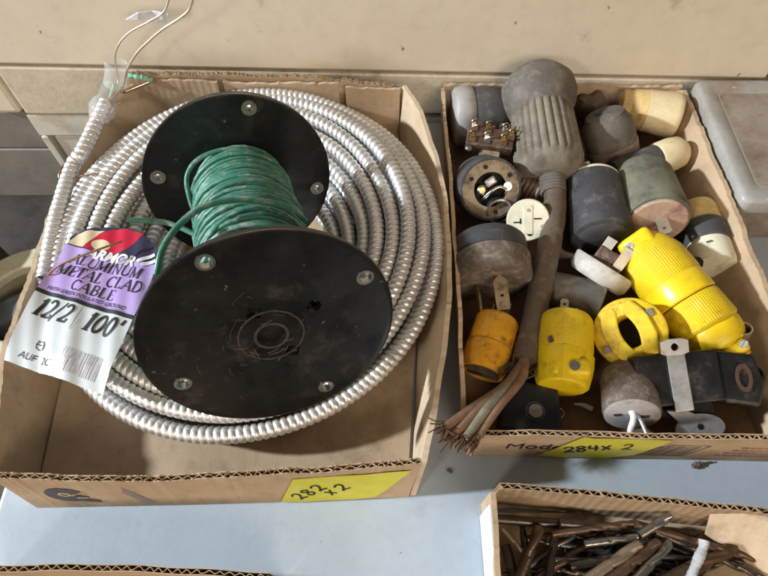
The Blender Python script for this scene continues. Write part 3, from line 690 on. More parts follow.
# ------------------------------------------------------------ purple hang tag
tg = thing('hang_tag', 'purple and white plastic cable tag lying over the left side of the coil', 'tag', at(P(85, 310, .07)))
TW, THt = .083, .136
cBL, cBR, cTL, cTR = P(7, 362, .066), P(105, 396, .066), P(80, 219, .083), P(169, 238, .083)
def tagmap(lift=0):
    def f(x, y):
        s, t = x/TW, y/THt
        p = cBL.lerp(cBR, s).lerp(cTL.lerp(cTR, s), t)
        p = p+Vector((0, 0, .006*math.sin(math.pi*t)*(.4+.6*s)+.0035*math.sin(5.5*t+1.5*s)+.003*(1-t)**2*math.sin(3.1*s)+.0017*math.sin(2*math.pi*(s*1.9+t*.9)+.8)*(1-.6*t)+.0006*math.sin(31*s+17*t)+.0035*max(0, .35-s)**2*8-.010*max(0, .12-t)))
        return p+Vector((-.05, -.35, .93))*lift
    return f
def tagsheet(x0, x1, y0, y1, lift, nx=16, ny=10, top=None):
    mb = MB(); f0, f1 = tagmap(lift), tagmap(lift+.0004)
    def yy(i): return top((x0+(x1-x0)*i/nx)) if top else y1
    for f in (f0, f1):
        for j in range(ny+1):
            for i in range(nx+1): mb.v.append(f(x0+(x1-x0)*i/nx, y0+(yy(i)-y0)*j/ny))
    K = (nx+1)*(ny+1)
    for s_ in (0, 1):
        for j in range(ny):
            for i in range(nx):
                a = s_*K+j*(nx+1)+i; q = (a, a+1, a+nx+2, a+nx+1); mb.f.append(q if s_ else q[::-1])
    return mb
ZL1 = .060
card = tagsheet(0, TW, 0, ZL1, 0, 44, 32).build('white_panel', TAGW, tg, True, 80)
tagsheet(0, TW, ZL1-.0005, ZL1+.003, .0002, 44, 2).build('black_rule', INK, tg, True, 80)
pur = tagsheet(0, TW, ZL1+.002, .110, 0, 44, 26).build('purple_panel', PURPLE, tg, True, 80)
arch = lambda x: .1105+.0255*math.sqrt(max(0, 1-((x-TW/2)/(TW/2+.0005))**2))
logo = tagsheet(.001, TW-.0005, .1095, 0, .0001, 44, 16, top=arch).build('logo_panel', TAGB, tg, True, 80)
mb = MB(); f = tagmap(.0007)
poly = [(.014, .1105), (.0415, .1105), (.052, .117), (.058, .126), (.062, .1335), (.045, .1355), (.032, .1335), (.022, .127)]
fill(mb, poly, f); mb.build('red_patch', TAGR, logo, True, None)
mb = MB(); f = tagmap(.0009); pts = arc(.028, .117, .0085, .0052, 0, 360, 20)[:-1]; fill(mb, pts, f); mb.build('cream_spot', TAGC, logo, True, None)
mb = MB(); f = tagmap(.0008); pts = [(.001, .1107), (.0145, .1108), (.022, .127), (.026, .1305), (.014, .1278), (.005, .1215)]; fill(mb, pts, f); mb.build('cream_patch', TAGC, logo, True, None)  # flat cream area at the upper left of the tag
mb = MB(); textm(mb, 'ARMOR', .020, .1035, .0125, tagmap(.0011), .25, .045, 1.0); ribbons(mb, [([(.066, .1085), (.078, .118)], .003), ([(.070, .106), (.081, .113)], .003)], tagmap(.0011)); mb.build('brand_lettering', FLETTER, logo, True, None)
mb = MB(); fm = tagmap(.0008)
def centred(text, y, size, shear, bold, sx):
    w_ = sum(GL[c][0] for c in text)*size*sx; serif(mb, text, TW/2-w_/2, y, size, fm, shear, bold, sx)
centred('ALUMINUM', .0935, .0098, .12, 1.0, .98); centred('METAL CLAD', .0815, .0102, .12, 1.0, .95); centred('CABLE', .0700, .0098, .05, 1.0, .98)
mb.build('lettering', INK, pur, True, None)
mb = MB(); textm(mb, 'WITH GREEN INSULATED GROUND', .005, .0650, .0048, fm, .3, .012, .88); ribbons(mb, [([(.02, .0637), (.075, .0637)], .0003)], fm)
mb.build('small_lettering', INK, pur, True, None)
mb = MB(); serif(mb, '12/2', .005, .0405, .0165, fm, .22, 1.05, .80); serif(mb, "100'", .047, .0405, .0165, fm, .22, 1.1, .82); ribbons(mb, [([(.0415, .037), (.0415, .058)], .0003)], fm)
mb.build('lettering', INK, card, True, None)
mb = MB(); textm(mb, 'AUF  2C', .009, .006, .0075, fm, .25, .0, 1.0)
mb.build('small_lettering', INK, card, True, None)
mb = MB(); ribbons(mb, [(arc(.023, .019, .0034, .0034, 0, 360, 16), .0006), ([(.020, .016), (.020, .023)], .0006), ([(.025, .016), (.025, .023)], .0006), ([(.019, .0195), (.027, .0195)], .0006)], fm)
mb.build('printed_mark', INK, card, True, None)
mb = MB(); x = .043
while x < .074:
    w_ = random.choice((.0004, .0006, .0010)); ribbons(mb, [([(x, .006), (x+.0015, .024)], w_)], fm); x += w_+random.choice((.0005, .0008, .0012))
mb.build('printed_barcode', INKG, card, True, None)
MB().tube(spline([P(38, 300, .066), P(46, 278, .078), P(62, 264, .088), P(92, 252, .0935), P(122, 241, .0935)], 30), .0009, 7).build('tie_wire', mat('rust_wire', (.26, .15, .06), None, .5, .5), tg, True, 60)

# ------------------------------------------------------------ things in the tray
G2 = 'old plugs and connectors in the tray'
def blade(par, x, y, z, ln, w, t=.0015, m=BRASSY, roll=0, hole=True, name='blade'):
    """flat prong growing along -z from (x, y, z)"""
    mb = MB(); M = at((x, y, z)) @ RZ(roll) @ RX(-math.pi/2) @ at((0, 0, -t/2))
    if hole: plate_hole(mb, w, ln, t, 0, ln*.72, w*.2, M)
    else: mb.box((0, ln/2, t/2), (w, ln, t), M)
    return mb.build(name, m, par, smooth=None, bevel=.0003)

# big ribbed rubber connector with its cord
hd0, hd1 = P(538, 92, .060), P(551, 178, .046)
bc = thing('rubber_connector', 'large grey ribbed rubber connector with bulging head and long brown cord', 'connector', frame(hd0, hd1), G2)
Lc = (hd1-hd0).length
MB().lathe([(.004, -.020), (.020, -.019), (.031, -.014), (.0375, -.004), (.0385, .006), (.0365, .016), (.032, .026), (.030, .032)], 48).build('head', RUB, bc)
rib = lambda a, z: 1+.075*(abs(math.sin(a*13))**.7-.6) if .034 < z < Lc-.014 else 1
zs = [(.030, .028), (.030, .035)]+[(.0305+.002*t, .036+(Lc-.052)*t) for t in np.linspace(0, 1, 8)]+[(.032, Lc-.013), (.030, Lc-.007), (.024, Lc-.001), (.012, Lc+.001)]
MB().lathe(zs, 156, rf=rib).build('ribbed_body', RUBG, bc, smooth=50)
mb = MB(); prof = []
for i in range(13): prof.append((.0125+.0012*(i % 2)-.00012*i, Lc-.002+i*.0016))
mb.lathe(prof, 28).build('threaded_collar', RUB, bc)
cp = spline([P(551, 180, .045), P(555, 196, .043), P(553, 225, .041), P(546, 262, .038), P(538, 300, .035), P(530, 335, .034), P(524, 362, .036)], 50)
MB().tube(cp, [.0105-.0006*math.sin(i*.8)*(i % 3 == 0) for i in range(50)], 20).build('cord', CORD, bc, True, 60)
ends = [((505, 385), (472, 408), (444, 428), RCOND, .0034), ((512, 380), (482, 405), (452, 436), RCOND, .0036), ((518, 376), (495, 398), (464, 438), GCOND, .0040), ((522, 378), (500, 405), (474, 441), RCOND, .0034)]
for q, (a, b, c, m_, r_) in enumerate(ends):
    zc = .046+.005*(q % 2); e = P(*c, .062-.003*q)
    pts = spline([P(525, 358, .036+.002*q), P(*a, zc), P(*b, .056), e], 24)
    cd_ = MB().tube(pts, r_, 9).build('conductor', m_, bc, True, 60)
    mb = MB(); dr = (pts[-1]-pts[-3]).normalized()
    for s_ in range(26):
        off = Vector((random.gauss(0, 1), random.gauss(0, 1), random.gauss(0, 1)))*.0014; st = e-dr*.004+off*.8
        mb.tube([st, st+dr*.005+off*.9, st+dr*random.uniform(.006, .012)+off*random.uniform(.8, 2.6)+Vector((0, 0, random.gauss(0, .001)))], .0005, 5)
    mb.build('frayed_strands', COPPER, cd_, True, 60)
mb = MB()
for s_ in range(26):
    st = P(524, 362, .036)+Vector((random.gauss(0, .006), random.gauss(0, .003), random.gauss(0, .005)))
    mb.tube([st, st+Vector((random.gauss(-.003, .004), -.008, random.gauss(0, .003))), st+Vector((random.gauss(-.008, .006), -.015, random.gauss(0, .004)))], .0007, 5)
mb.build('frayed_jacket', CORD, bc, True, 60)

# two-tone grey angle plug, rear left corner
t, L = axis_thing('angle_plug', 'two-tone grey round plug in the rear left corner of the tray', 'plug', (452, 117, .034), (508, 114, .034), 0, G2)
rf = lambda a, z: 1+.10*math.cos(2*a)
MB().lathe([(.010, 0), (.024, .001), (.0275, .004), (.0285, .012), (.0280, .020), (.026, .022)], 48, rf=rf).build('cover', PALEG, t, smooth=45)
MB().lathe([(.0255, .0215), (.0268, .024), (.0260, .040), (.024, L-.006), (.020, L)], 48, rf=rf).build('body', DKG, t, smooth=45)

# brown terminal block with contacts on top of it
p = P(490, 139, .057)
t = thing('terminal_block', 'brown terminal block with upright metal contacts beside the ribbed connector', 'terminal block', at(p) @ RZ(-.18) @ RX(.35), G2)
mb = MB(); mb.box((0, 0, -.004), (.046, .020, .016)); mb.box((-.013, .012, -.003), (.011, .010, .014)); mb.box((.013, .012, -.003), (.011, .010, .014)); mb.box((0, .012, -.006), (.008, .008, .010))
mb.build('block', BROWN, t, smooth=None, bevel=.0012)
for i, x in enumerate((-.017, -.003, .013, .020)):
    for y in ((-.002, .009) if i < 3 else (.004,)):
        mb = MB(); plate_hole(mb, .006, .012, .0009, 0, .008, .0012, at((x, y, .003)) @ RZ(.5) @ RX(1.35)); mb.box((0, .0, .0005), (.006, .006, .001), at((x, y-.002, .0045)))
        mb.build('contact', STEEL if (i+int(y > 0)) % 2 else BRASSY, t, smooth=None)
MB().box((.002, -.014, -.010), (.020, .014, .010)).build('foot', FACEB, t, smooth=None, bevel=.001)
MB().lathe([(.003, 0), (.0034, .002), (.002, .0035)], 14, at((-.019, -.012, -.002))).build('screw', STEEL, t)

def facing(name, label, cat, u, v, z, tilt=(0, 0), depth=.03, roll=0, group=G2):
    """thing whose face (at pixel, height z) looks roughly back to the camera; local z grows to the face"""
    f = P(u, v, z); n = ((CAM-f).normalized()+Vector((tilt[0], 0, 0))+UP*tilt[1]).normalized()
    return thing(name, label, cat, frame(f-n*depth, f, roll), group)

# open round socket with loose metal contacts
t = facing('round_socket', 'open round grey socket with tan face and bright loose contacts', 'socket', 492, 190, .052, (.30, -.12), .044)
MB().lathe([(.020, 0), (.0285, .003), (.0305, .010), (.0305, .036), (.0295, .0405), (.0275, .0405), (.0275, .030), (.004, .029)], 48).build('shell', DKG, t, smooth=45)
fc = MB().ring(.0274, .0165, .034, .0408, 40).build('face_ring', FACEB, t, smooth=40)
for a in (.7, 1.9, 2.7, 5.0): MB().lathe([(.0022, .0405), (.0022, .0410)], 12, at((.022*math.cos(a), .022*math.sin(a), 0))).build('hole', DARKHOLE, fc)
MB().lathe([(.0163, .0305), (.0163, .0315)], 24).build('cavity', DARKHOLE, t)
mb = MB(); mb.ring(.0125, .0105, .037, .0435, 30, at((.0095, -.0095, .0)) @ RX(.25), .3, 5.7); mb.build('contact', STEEL, t, smooth=40)
MB().box((.004, .006, .036), (.011, .008, .008), RZ(.6)).build('contact', GALV, t, smooth=None, bevel=.002)
MB().lathe([(.0045, .031), (.005, .039), (.003, .041)], 16, at((-.0085, -.001, 0))).build('contact', BRASSY, t)
MB().tube(spline([(-.006, -.010, .036), (.0, -.002, .041), (.008, .003, .042), (.016, .0, .041)], 14), .0016, 8).build('contact', STEEL, t, smooth=60)
mb = MB(); mb.screw(at((.0155, .0035, .0405)), .0042, .002); mb.build('screw', STEEL, t, smooth=30)

# cream receptacle face
t = facing('cream_receptacle', 'small cream round receptacle with slotted face beside the brown cord', 'receptacle', 528, 220, .046, (.06, .02), .034)
MB().lathe([(.012, 0), (.017, .002), (.0175, .026), (.0165, .027)], 40).build('body', BROWN, t)
fc = MB().lathe([(.0165, .0265), (.0192, .0275), (.0195, .0325), (.0185, .0340), (.010, .0343)], 48).build('face', PALEC, t, smooth=30)
mb = MB(); mb.box((0, 0, .0343), (.0085, .026, .0012)); mb.build('bridge', PALEC, fc, smooth=None, bevel=.0004)
mb = MB(); mb.box((-.0095, -.002, .0344), (.0072, .0013, .0006)); mb.box((-.0068, -.001, .0344), (.0012, .005, .0006)); mb.box((.0085, .001, .0345), (.0068, .0013, .0006)); mb.build('slot', DARKHOLE, fc, smooth=None)
mb = MB(); mb.lathe([(.0024, .034), (.0024, .0348)], 14, at((.0015, -.0125, 0))); mb.build('ground_hole', DARKHOLE, fc)
mb = MB(); mb.screw(at((.0005, .009, .0345)), .0018, .0008); mb.screw(at((.0130, -.006, .0340)), .0018, .0008, 1.2); mb.build('screw', GALV, fc, smooth=30)
# threaded brown coupling behind it
t, L = axis_thing('threaded_coupling', 'brown threaded coupling behind the cream receptacle', 'coupling', (540, 192, .030), (512, 178, .034), 0, G2)
MB().lathe([(.0155+.0011*(i % 2)-.0001*i, L*i/14) for i in range(15)], 32).build('thread', BROWN, t, smooth=25)

# big black plug with brown front and long blades
a, b = P(488, 244, .038), P(494, 290, .036)
t = thing('large_plug', 'large round black plug with gritty brown front and long blades', 'plug', frame(a, b), G2); L = (b-a).length
MB().lathe([(.020, -.003), (.031, -.002), (.0340, .002), (.0345, .0165), (.0335, .0175)], 56).build('rear_shell', BLKG, t, smooth=40)
MB().lathe([(.0335, .0172), (.0355, .019), (.0350, .037), (.0335, .041), (.0315, .0422), (.004, .0424)], 56).build('front_body', DIRTBR, t, smooth=40)
bm = lambda x, y, ln, w, rl, m_=BRASSY: blade(t, x, y, .042, ln, w, .002, m_, rl)
for (x, y, ln, w, rl, m_) in ((.006, .016, .034, .0115, 0, FACEB), (-.014, .004, .040, .010, 1.25, BRASSY)):
    mb = MB(); plate_hole(mb, w, ln, .002, 0, ln*.62, w*.14, at((x, y, .041)) @ RZ(rl) @ RX(math.pi/2) @ at((0, 0, -.001))); mb.build('blade', m_, t, smooth=None, bevel=.0003)

# dark rubber sleeve near the middle
t, L = axis_thing('rubber_sleeve', 'short brown rubber sleeve lying between the cord and the silver cap', 'sleeve', (545, 286, .024), (600, 306, .026), 0, G2)
MB().lathe([(.012, 0), (.0150, .001), (.0185, L*.5), (.0205, L-.001), (.0185, L), (.015, L-.004), (.002, L-.006)], 36).build('sleeve', RUB, t)

# grey cone cap at the back
a, b = P(612, 147, .030), P(604, 112, .062)
t = thing('cone_cap', 'grey rubber cap with split seam on a brown base near the cream connector', 'cap', frame(a, b), G2); L = (b-a).length
MB().lathe([(.020, -.010), (.0255, -.009), (.0262, .003), (.0245, .0045)], 40).build('base', mat('pink_brown_base', (.30, .20, .155), (.24, .16, .125), .7, scale=80, bump=.4, bscale=500, dirt=(.13, .09, .07), damt=.25, dscale=60), t, smooth=40)
cap = MB().lathe([(.0245, .004), (.0255, .012), (.0242, .028), (.0215, L-.008), (.0190, L-.002), (.012, L)], 40, rf=lambda a_, z: 1+.02*math.sin(3*a_)).build('dome', RUB, t, smooth=40)
MB().lathe([(.0028, L-.002), (.0028, L+.0004)], 14, at((.006, .003, 0))).build('hole', DARKHOLE, cap)
# brown scrap to its left
t, L = axis_thing('rubber_boot', 'crumpled dark brown rubber boot behind the grey cap', 'boot', (583, 112, .030), (598, 102, .034), 0, G2)
MB().lathe([(.006, -.004), (.014, 0), (.016, .008), (.0125, .016), (.014, .022), (.008, .026)], 24, rf=lambda a_, z: 1+.14*math.sin(3*a_+z*200)).build('boot', CORD, t, smooth=60)

# cream connector at the back
t, L = axis_thing('cream_connector', 'yellowed cream connector with a ring seam against the rear wall', 'connector', (619, 106, .036), (677, 116, .036), 0, G2)
MB().lathe([(.014, 0), (.0180, .0008), (.0185, .004), (.0182, .010)], 40).build('end_cap', CREAMY, t, smooth=40)
MB().lathe([(.0178, .0095), (.0192, .011), (.0212, .0245), (.0215, .0255)], 40).build('front_body', CREAMY, t, smooth=40)
MB().lathe([(.0205, .0252), (.0218, .0262), (.0236, L-.006), (.0232, L-.002), (.0215, L), (.006, L+.0005)], 40).build('rear_body', CREAM, t, smooth=40)

# slim black and cream plug below it
t, L = axis_thing('slim_plug', 'slim plug with black sleeve and cream rounded end beside the right wall', 'plug', (612, 174, .030), (684, 150, .034), 0, G2)
MB().lathe([(.006, 0), (.0125, .001), (.0148, .012), (.0152, L*.60), (.0145, L*.605)], 36).build('sleeve', DKG, t, smooth=40)
MB().lathe([(.0150, L*.60), (.0165, L*.62), (.0172, L*.80), (.0160, L*.92), (.0115, L*.99), (.004, L)], 36).build('end', CREAM, t, smooth=60)

# charcoal cylinder with cream rim
t, L = axis_thing('charcoal_connector', 'charcoal cylindrical connector with thin cream rim at the tray centre', 'connector', (591, 184, .036), (603, 240, .037), 0, G2)
MB().lathe([(.010, -.0035), (.0255, -.003), (.0268, -.001), (.0265, .0008)], 48).build('rim', PALEC, t, smooth=40)
MB().lathe([(.0262, .0005), (.0272, .002), (.0285, L-.008), (.0280, L-.003), (.024, L-.001)], 48).build('body', CHARC, t, smooth=40)
MB().lathe([(.0235, L-.003), (.0235, L-.0005), (.020, L+.001), (.004, L+.0015)], 40).build('end_face', DKG, t, smooth=40)
mb = MB(); plate_hole(mb, .008, .009, .0012, 0, .006, .0014, at((-.001, .020, -.002)) @ RX(-math.pi/2)); mb.build('blade', GALV, t, smooth=None)

# green-grey cylinder with fibre face
a, b = P(640, 176, .034), P(657, 222, .046)
t = thing('green_grey_plug', 'thick green-grey rubber plug with pinkish fibre face and blade', 'plug', frame(a, b), G2); L = (b-a).length
MB().lathe([(.010, -.004), (.022, -.003), (.0270, .001), (.0290, .008), (.0300, L-.004), (.0290, L-.001), (.0268, L-.001)], 56).build('body', GRNG, t, smooth=45)
MB().lathe([(.0266, L-.004), (.0266, L+.001), (.0255, L+.002), (.004, L+.0022)], 48).build('fibre_face', PINK, t, smooth=40)
mb = MB(); plate_hole(mb, .010, .020, .0016, 0, .013, .0016, at((.004, .004, L+.001)) @ RX(math.pi/2)); mb.build('blade', mat('pale_blade', (.60, .55, .45), None, .4, .8), t, smooth=None)
mb = MB(); plate_hole(mb, .008, .012, .0016, 0, .008, .0012, at((-.012, -.006, L+.001)) @ RZ(1.3) @ RX(math.pi/2)); mb.build('blade', BRASSY, t, smooth=None)

# banded plug at the right wall
t, L = axis_thing('banded_plug', 'cream and black banded plug standing against the right wall', 'plug', (697, 212, .028), (714, 264, .030), 0, G2)
MB().lathe([(.010, -.006), (.0165, -.005), (.0182, 0), (.0186, L*.30), (.018, L*.31)], 40).build('rear_body', CREAMY, t, smooth=40)
MB().lathe([(.018, L*.305), (.0200, L*.32), (.0202, L*.66), (.0195, L*.67)], 40).build('band', DKG, t, smooth=40)
fc = MB().lathe([(.0188, L*.665), (.0190, L*.98), (.0180, L*1.05), (.004, L*1.06)], 40).build('front_body', PALEC, t, smooth=40)
MB().prism([(.006*math.cos(i*.785), .006*math.sin(i*.785)) for i in range(8)], .017, .0196, at((-.013, 0, L*.9)) @ RX(-1.0)).build('recess', DARKHOLE, fc, smooth=None)
MB().box((.002, .0192, L*.8), (.005, .0008, .0015)).build('mark', INKB, fc, smooth=None)

# silver cap with brown contact block
a, b = P(598, 276, .030), P(611, 258, .042)
t = thing('silver_cap_plug', 'silver round cap with brown block and contacts above the yellow plugs', 'plug', frame(a, b), G2)
MB().lathe([(.010, -.006), (.024, -.005), (.0272, -.001), (.0282, .010), (.0272, .0115), (.0262, .0105), (.0255, .004), (.004, .003)], 48).build('cap', SILV, t, smooth=40)
bl = MB().box((.0, .002, .014), (.026, .024, .022)).build('contact_block', BROWN, t, smooth=None, bevel=.0015)
for (x, y, r_) in ((-.009, .008, .2), (.008, .006, -.1)):
    mb = MB(); mb.box((0, 0, .010), (.009, .0016, .020), at((x, y+.006, .014)) @ RZ(r_)); mb.box((0, -.004, .0195), (.009, .008, .0014), at((x, y+.006, .014)) @ RZ(r_)); mb.build('contact', mat('pale_contact', (.62, .57, .46), (.5, .45, .36), .4, .7), t, smooth=None, bevel=.0003)

# yellow plug and yellow connector joined end to end
A, B = P(645, 252, .048), P(731, 358, .040)
dirv = (B-A).normalized(); LL = (B-A).length
t = thing('yellow_plug', 'bright yellow gripped plug joined to a longer yellow connector', 'plug', frame(A, A+dirv), G2)
MB().lathe([(.006, -.012), (.0165, -.011), (.0215, -.004), (.0255, .006), (.0272, .012), (.0275, .034), (.0268, .0355)], 64).build('grip_body', YELH, t, smooth=45)
cl = MB().box((-.001, .012, -.010), (.030, .014, .018), RX(.25)).build('cord_clamp', YEL, t, smooth=40, bevel=.004)
mb = MB(); mb.screw(at((-.0065, .0205, -.007)) @ RX(-math.pi/2+.25), .0032, .0016); mb.build('screw', GALV, cl, smooth=30)
MB().lathe([(.0262, .035), (.0270, .0362), (.0272, .054), (.0262, .0552)], 64).build('shroud', YEL, t, smooth=40)
A2_ = A+dirv*.0556
t = thing('yellow_connector', 'long yellow gripped connector with clamp end and short tube at right wall', 'connector', frame(A2_, A2_+dirv) @ Matrix.Diagonal((1, 1, (LL-.0556+.002)/.078, 1)), G2); print('yc', LL-.0556)
MB().lathe([(.020, 0), (.0255, .0006), (.0268, .003), (.0272, .034), (.0262, .0365), (.020, .040)], 64).build('grip_body', YELH, t, smooth=45)
MB().lathe([(.0235, .036), (.0245, .040), (.0235, .050), (.0195, .062), (.012, .066)], 10, rf=lambda a_, z: 1+.05*math.cos(2*a_)).build('neck', YEL, t, smooth=40, bevel=.001)
cl = MB().box((.0, .004, .070), (.033, .017, .016)).build('cord_clamp', YEL, t, smooth=40, bevel=.004)
mb = MB(); mb.screw(at((.0135, .0125, .070)) @ RX(-math.pi/2), .0036, .0022); mb.screw(at((-.0125, .0125, .072)) @ RX(-math.pi/2), .0030, .0016); mb.build('screw', GALV, cl, smooth=30)
MB().box((.0, -.006, .075), (.030, .008, .012)).build('clamp_bar', ORG, cl, smooth=None, bevel=.002)
# short metal tube beside it
t, L = axis_thing('metal_tube', 'short hollow metal tube stub at the end of the yellow connector', 'tube', (737, 345, .036), (743, 328, .056), 0, G2)
mb = MB(); mb.lathe([(.0072, 0), (.0072, L), (.0060, L), (.0060, .004), (.001, .0038)], 28); mb.build('tube', mat('tube_brass', (.50, .43, .30), (.42, .36, .25), .35, .9), t, smooth=40)
# black cap under it
t, L = axis_thing('black_cap', 'small black cap under the end of the yellow connector', 'cap', (742, 388, .012), (747, 372, .030), 0, G2)
MB().lathe([(.012, 0), (.0135, .001), (.0130, L-.002), (.011, L), (.009, L-.003), (.002, L-.004)], 28).build('cap', BLK, t, smooth=40)

# yellow connector seen end on
t = facing('yellow_clamp_connector', 'yellow round connector facing up with open cord clamp', 'connector', 629, 332, .060, (-.06, .06), .050, .47)
MB().lathe([(.020, 0), (.0262, .002), (.0278, .010), (.0282, .034), (.0285, .040), (.0278, .0425), (.0262, .0435), (.0128, .0437), (.0128, .020), (.002, .0195)], 64).build('body', YELF, t, smooth=40)
MB().lathe([(.0127, .0215), (.0127, .022)], 24).build('cavity', DARKHOLE, t)
for sg in (-1, 1):
    inner = [(sg*(.0012+.0052*max(0, math.cos(y/.0185*math.pi/2))), y) for y in np.linspace(-.0175, .0175, 11)]
    outer = [(sg*x, y) for x, y in ((.0125, .0235), (.0165, .0145), (.0185, .0075), (.0185, -.0075), (.0165, -.0145), (.0125, -.0235))]
    pts = inner+[(sg*.0025, .0235)]+outer+[(sg*.0025, -.0235)]
    if sg < 0: pts = pts[::-1]
    c_ = MB().prism(pts, .0430, .0482).build('clamp_jaw', YELF, t, smooth=None, bevel=.0016)
for (x, y) in ((.0205, .008), (-.0215, -.006)):
    MB().box((x, y, .0445), (.0058, .0058, .003)).build('nut', mat('dull_nut', (.38, .33, .27), None, .45, .8), t, smooth=None, bevel=.0005)
for (y, h_) in ((.0215, .0470), (-.0215, .0470)):
    MB().prism([(-.0055, y-math.copysign(.0078, y)), (.0055, y-math.copysign(.0078, y)), (.0048, y+math.copysign(.0035, y)), (-.0048, y+math.copysign(.0035, y))][::(1 if y > 0 else -1)], .0432, h_).build('bridge', YELF, t, smooth=None, bevel=.0014)
mb = MB(); mb.screw(at((-.0245, .0125, .038)) @ RY(-1.3), .0035, .003); mb.build('screw', GALV, t, smooth=30)

# yellow plug with one blade up
t, L = axis_thing('yellow_bladed_plug', 'bright yellow plug with one blade pointing back beside the frayed cord', 'plug', (566, 322, .038), (562, 388, .034), 0, G2)
MB().lathe([(.010, -.0045), (.0195, -.004), (.0216, -.001), (.0224, .004), (.0230, .026), (.0228, .030)], 64).build('grip_body', YELH, t, smooth=45)
MB().lathe([(.0226, .029), (.0232, .031), (.0230, .040), (.0218, .048), (.0195, L), (.010, L+.001)], 12, rf=lambda a_, z: 1+.03*math.cos(4*a_)).build('neck', YEL, t, smooth=35, bevel=.0012)
cl = MB().box((.002, .0115, .047), (.030, .0185, .015), RY(.08)).build('cord_clamp', YEL, t, smooth=40, bevel=.004)
mb = MB(); mb.screw(at((.0085, .0203, .047)) @ RX(-math.pi/2), .0040, .0022, .3); mb.build('screw', STEEL, cl, smooth=30)
mb = MB(); mb.screw(at((-.0105, .0202, .026)) @ RX(-math.pi/2), .0030, .0012, .9); mb.build('screw', BROWN, t, smooth=30)
mb = MB(); plate_hole(mb, .0066, .013, .0015, 0, .008, .0013, at((-.002, .010, -.003)) @ RX(-math.pi/2)); mb.build('blade', mat('pale_blade', (.6, .55, .45)), t, smooth=None)
mb = MB(); plate_hole(mb, .0066, .012, .0015, 0, .008, .0013, at((.008, -.004, -.003)) @ RZ(1.2) @ RX(-math.pi/2)); mb.build('blade', BRASSY, t, smooth=None)

# amber plug
t, L = axis_thing('amber_plug', 'grimy amber yellow plug standing at the left wall of the tray', 'plug', (497, 322, .034), (481, 374, .030), 0, G2)
MB().lathe([(.010, -.004), (.0165, -.003), (.0182, 0), (.0187, .022), (.0180, .0235)], 40).build('front_body', ORG, t, smooth=40)
MB().lathe([(.0180, .0232), (.0192, .0245), (.0190, L-.006), (.0175, L-.001), (.0155, L-.001), (.014, L-.006), (.003, L-.008)], 40).build('rear_body', ORG, t, smooth=40)
MB().box((0, .004, L-.001), (.024, .010, .006)).build('cord_clamp', CORD, t, smooth=None, bevel=.001)
for (x, y, r_) in ((.004, .008, .2), (-.007, -.003, 1.3)):
    mb = MB(); plate_hole(mb, .0066, .014, .0015, 0, .010, .0013, at((x, y, -.002)) @ RZ(r_) @ RX(-math.pi/2)); mb.build('blade', BRASSY, t, smooth=None)

# black plug block with slotted screw
p = P(531, 410, .030)
t = thing('black_plug_block', 'black block with a slotted screw by the front wall of the tray', 'plug', at(p) @ RZ(-.10) @ RX(.10), G2)
mb = MB(); mb.prism([(-.025, -.017), (.020, -.020), (.025, -.006), (.022, .020), (-.010, .024), (-.020, .012)], -.022, 0); mb.build('block', BLK, t, smooth=None, bevel=.0025)
MB().box((-.006, -.0205, -.006), (.036, .006, .004), RZ(-.08)).build('lip', BLK, t, smooth=None, bevel=.0012)
mb = MB(); mb.lathe([(.0085, -.0005), (.0080, .0012), (.0058, .0012)], 24, at((.003, -.001, 0))); mb.build('boss', BLKG, t, smooth=40)
mb = MB(); mb.screw(at((.003, -.001, .0008)), .0055, .0024, .35); mb.build('screw', mat('dull_screw', (.42, .37, .31), (.32, .27, .22), .45, .8, scale=200), t, smooth=30)

# grey-brown plug with white prong
t, L = axis_thing('gritty_plug', 'gritty brown round plug with grey face and white prong at front wall', 'plug', (627, 383, .034), (632, 414, .040), 0, G2)
MB().lathe([(.010, -.010), (.0185, -.008), (.0205, -.002), (.0215, L-.003), (.0208, L)], 44).build('body', DIRTBR, t, smooth=45)
fc = MB().lathe([(.0205, L-.002), (.0205, L+.001), (.0190, L+.002), (.003, L+.0022)], 44).build('face', PALEG, t, smooth=40)
MB().box((-.010, .004, L+.0022), (.006, .002, .0012)).build('slot', DARKHOLE, fc, smooth=None)
MB().box((.009, -.001, L+.0022), (.006, .003, .0012)).build('slot', DARKHOLE, fc, smooth=None)
MB().tube(spline([(0, .006, L+.001), (.0005, .004, L+.006), (-.003, 0, L+.014), (-.004, -.003, L+.018)], 10), [.0028, .0026, .0024, .0022, .0022, .0024, .0024, .0022, .002, .0016], 10).build('prong', mat('white_prong', (.70, .71, .72), None, .4), t, smooth=60)
MB().tube(spline([(.001, .004, L+.001), (.005, .001, L+.006), (.008, -.004, L+.016)], 8), .0016, 8).build('prong', GALV, t, smooth=60)

# black duplex receptacle with galvanised strap
p = P(684, 378, .053)
t = thing('black_receptacle', 'black duplex receptacle with a bright metal strap, front right of the tray', 'receptacle', at(p) @ RZ(.10) @ RX(.38) @ Matrix.Scale(1.08, 4), G2)
MB().box((-.003, .0, -.017), (.062, .037, .034)).build('housing', BLK, t, smooth=None, bevel=.0016)
MB().box((-.003, -.023, -.024), (.058, .010, .020)).build('housing_step', BLK, t, smooth=None, bevel=.001)
MB().prism([(.028, -.020), (.054, -.026), (.060, -.010), (.056, .012), (.0285, .0175)], -.036, -.0015).build('end_block', BLK, t, smooth=None, bevel=.003)
mb = MB(); mb.ring(.0085, .0055, 0, .0012, 24, at((.044, -.004, -.0012)) @ Matrix.Diagonal((.7, 1.2, 1, 1))); mb.build('socket_rim', BROWN, t, smooth=30)
st_ = MB(); st_.box((-.004, -.002, .0010), (.0135, .041, .0014)); st_.box((-.004, -.0222, -.006), (.0135, .0014, .0135))
st_.build('strap', GALV, t, smooth=None, bevel=.0005)
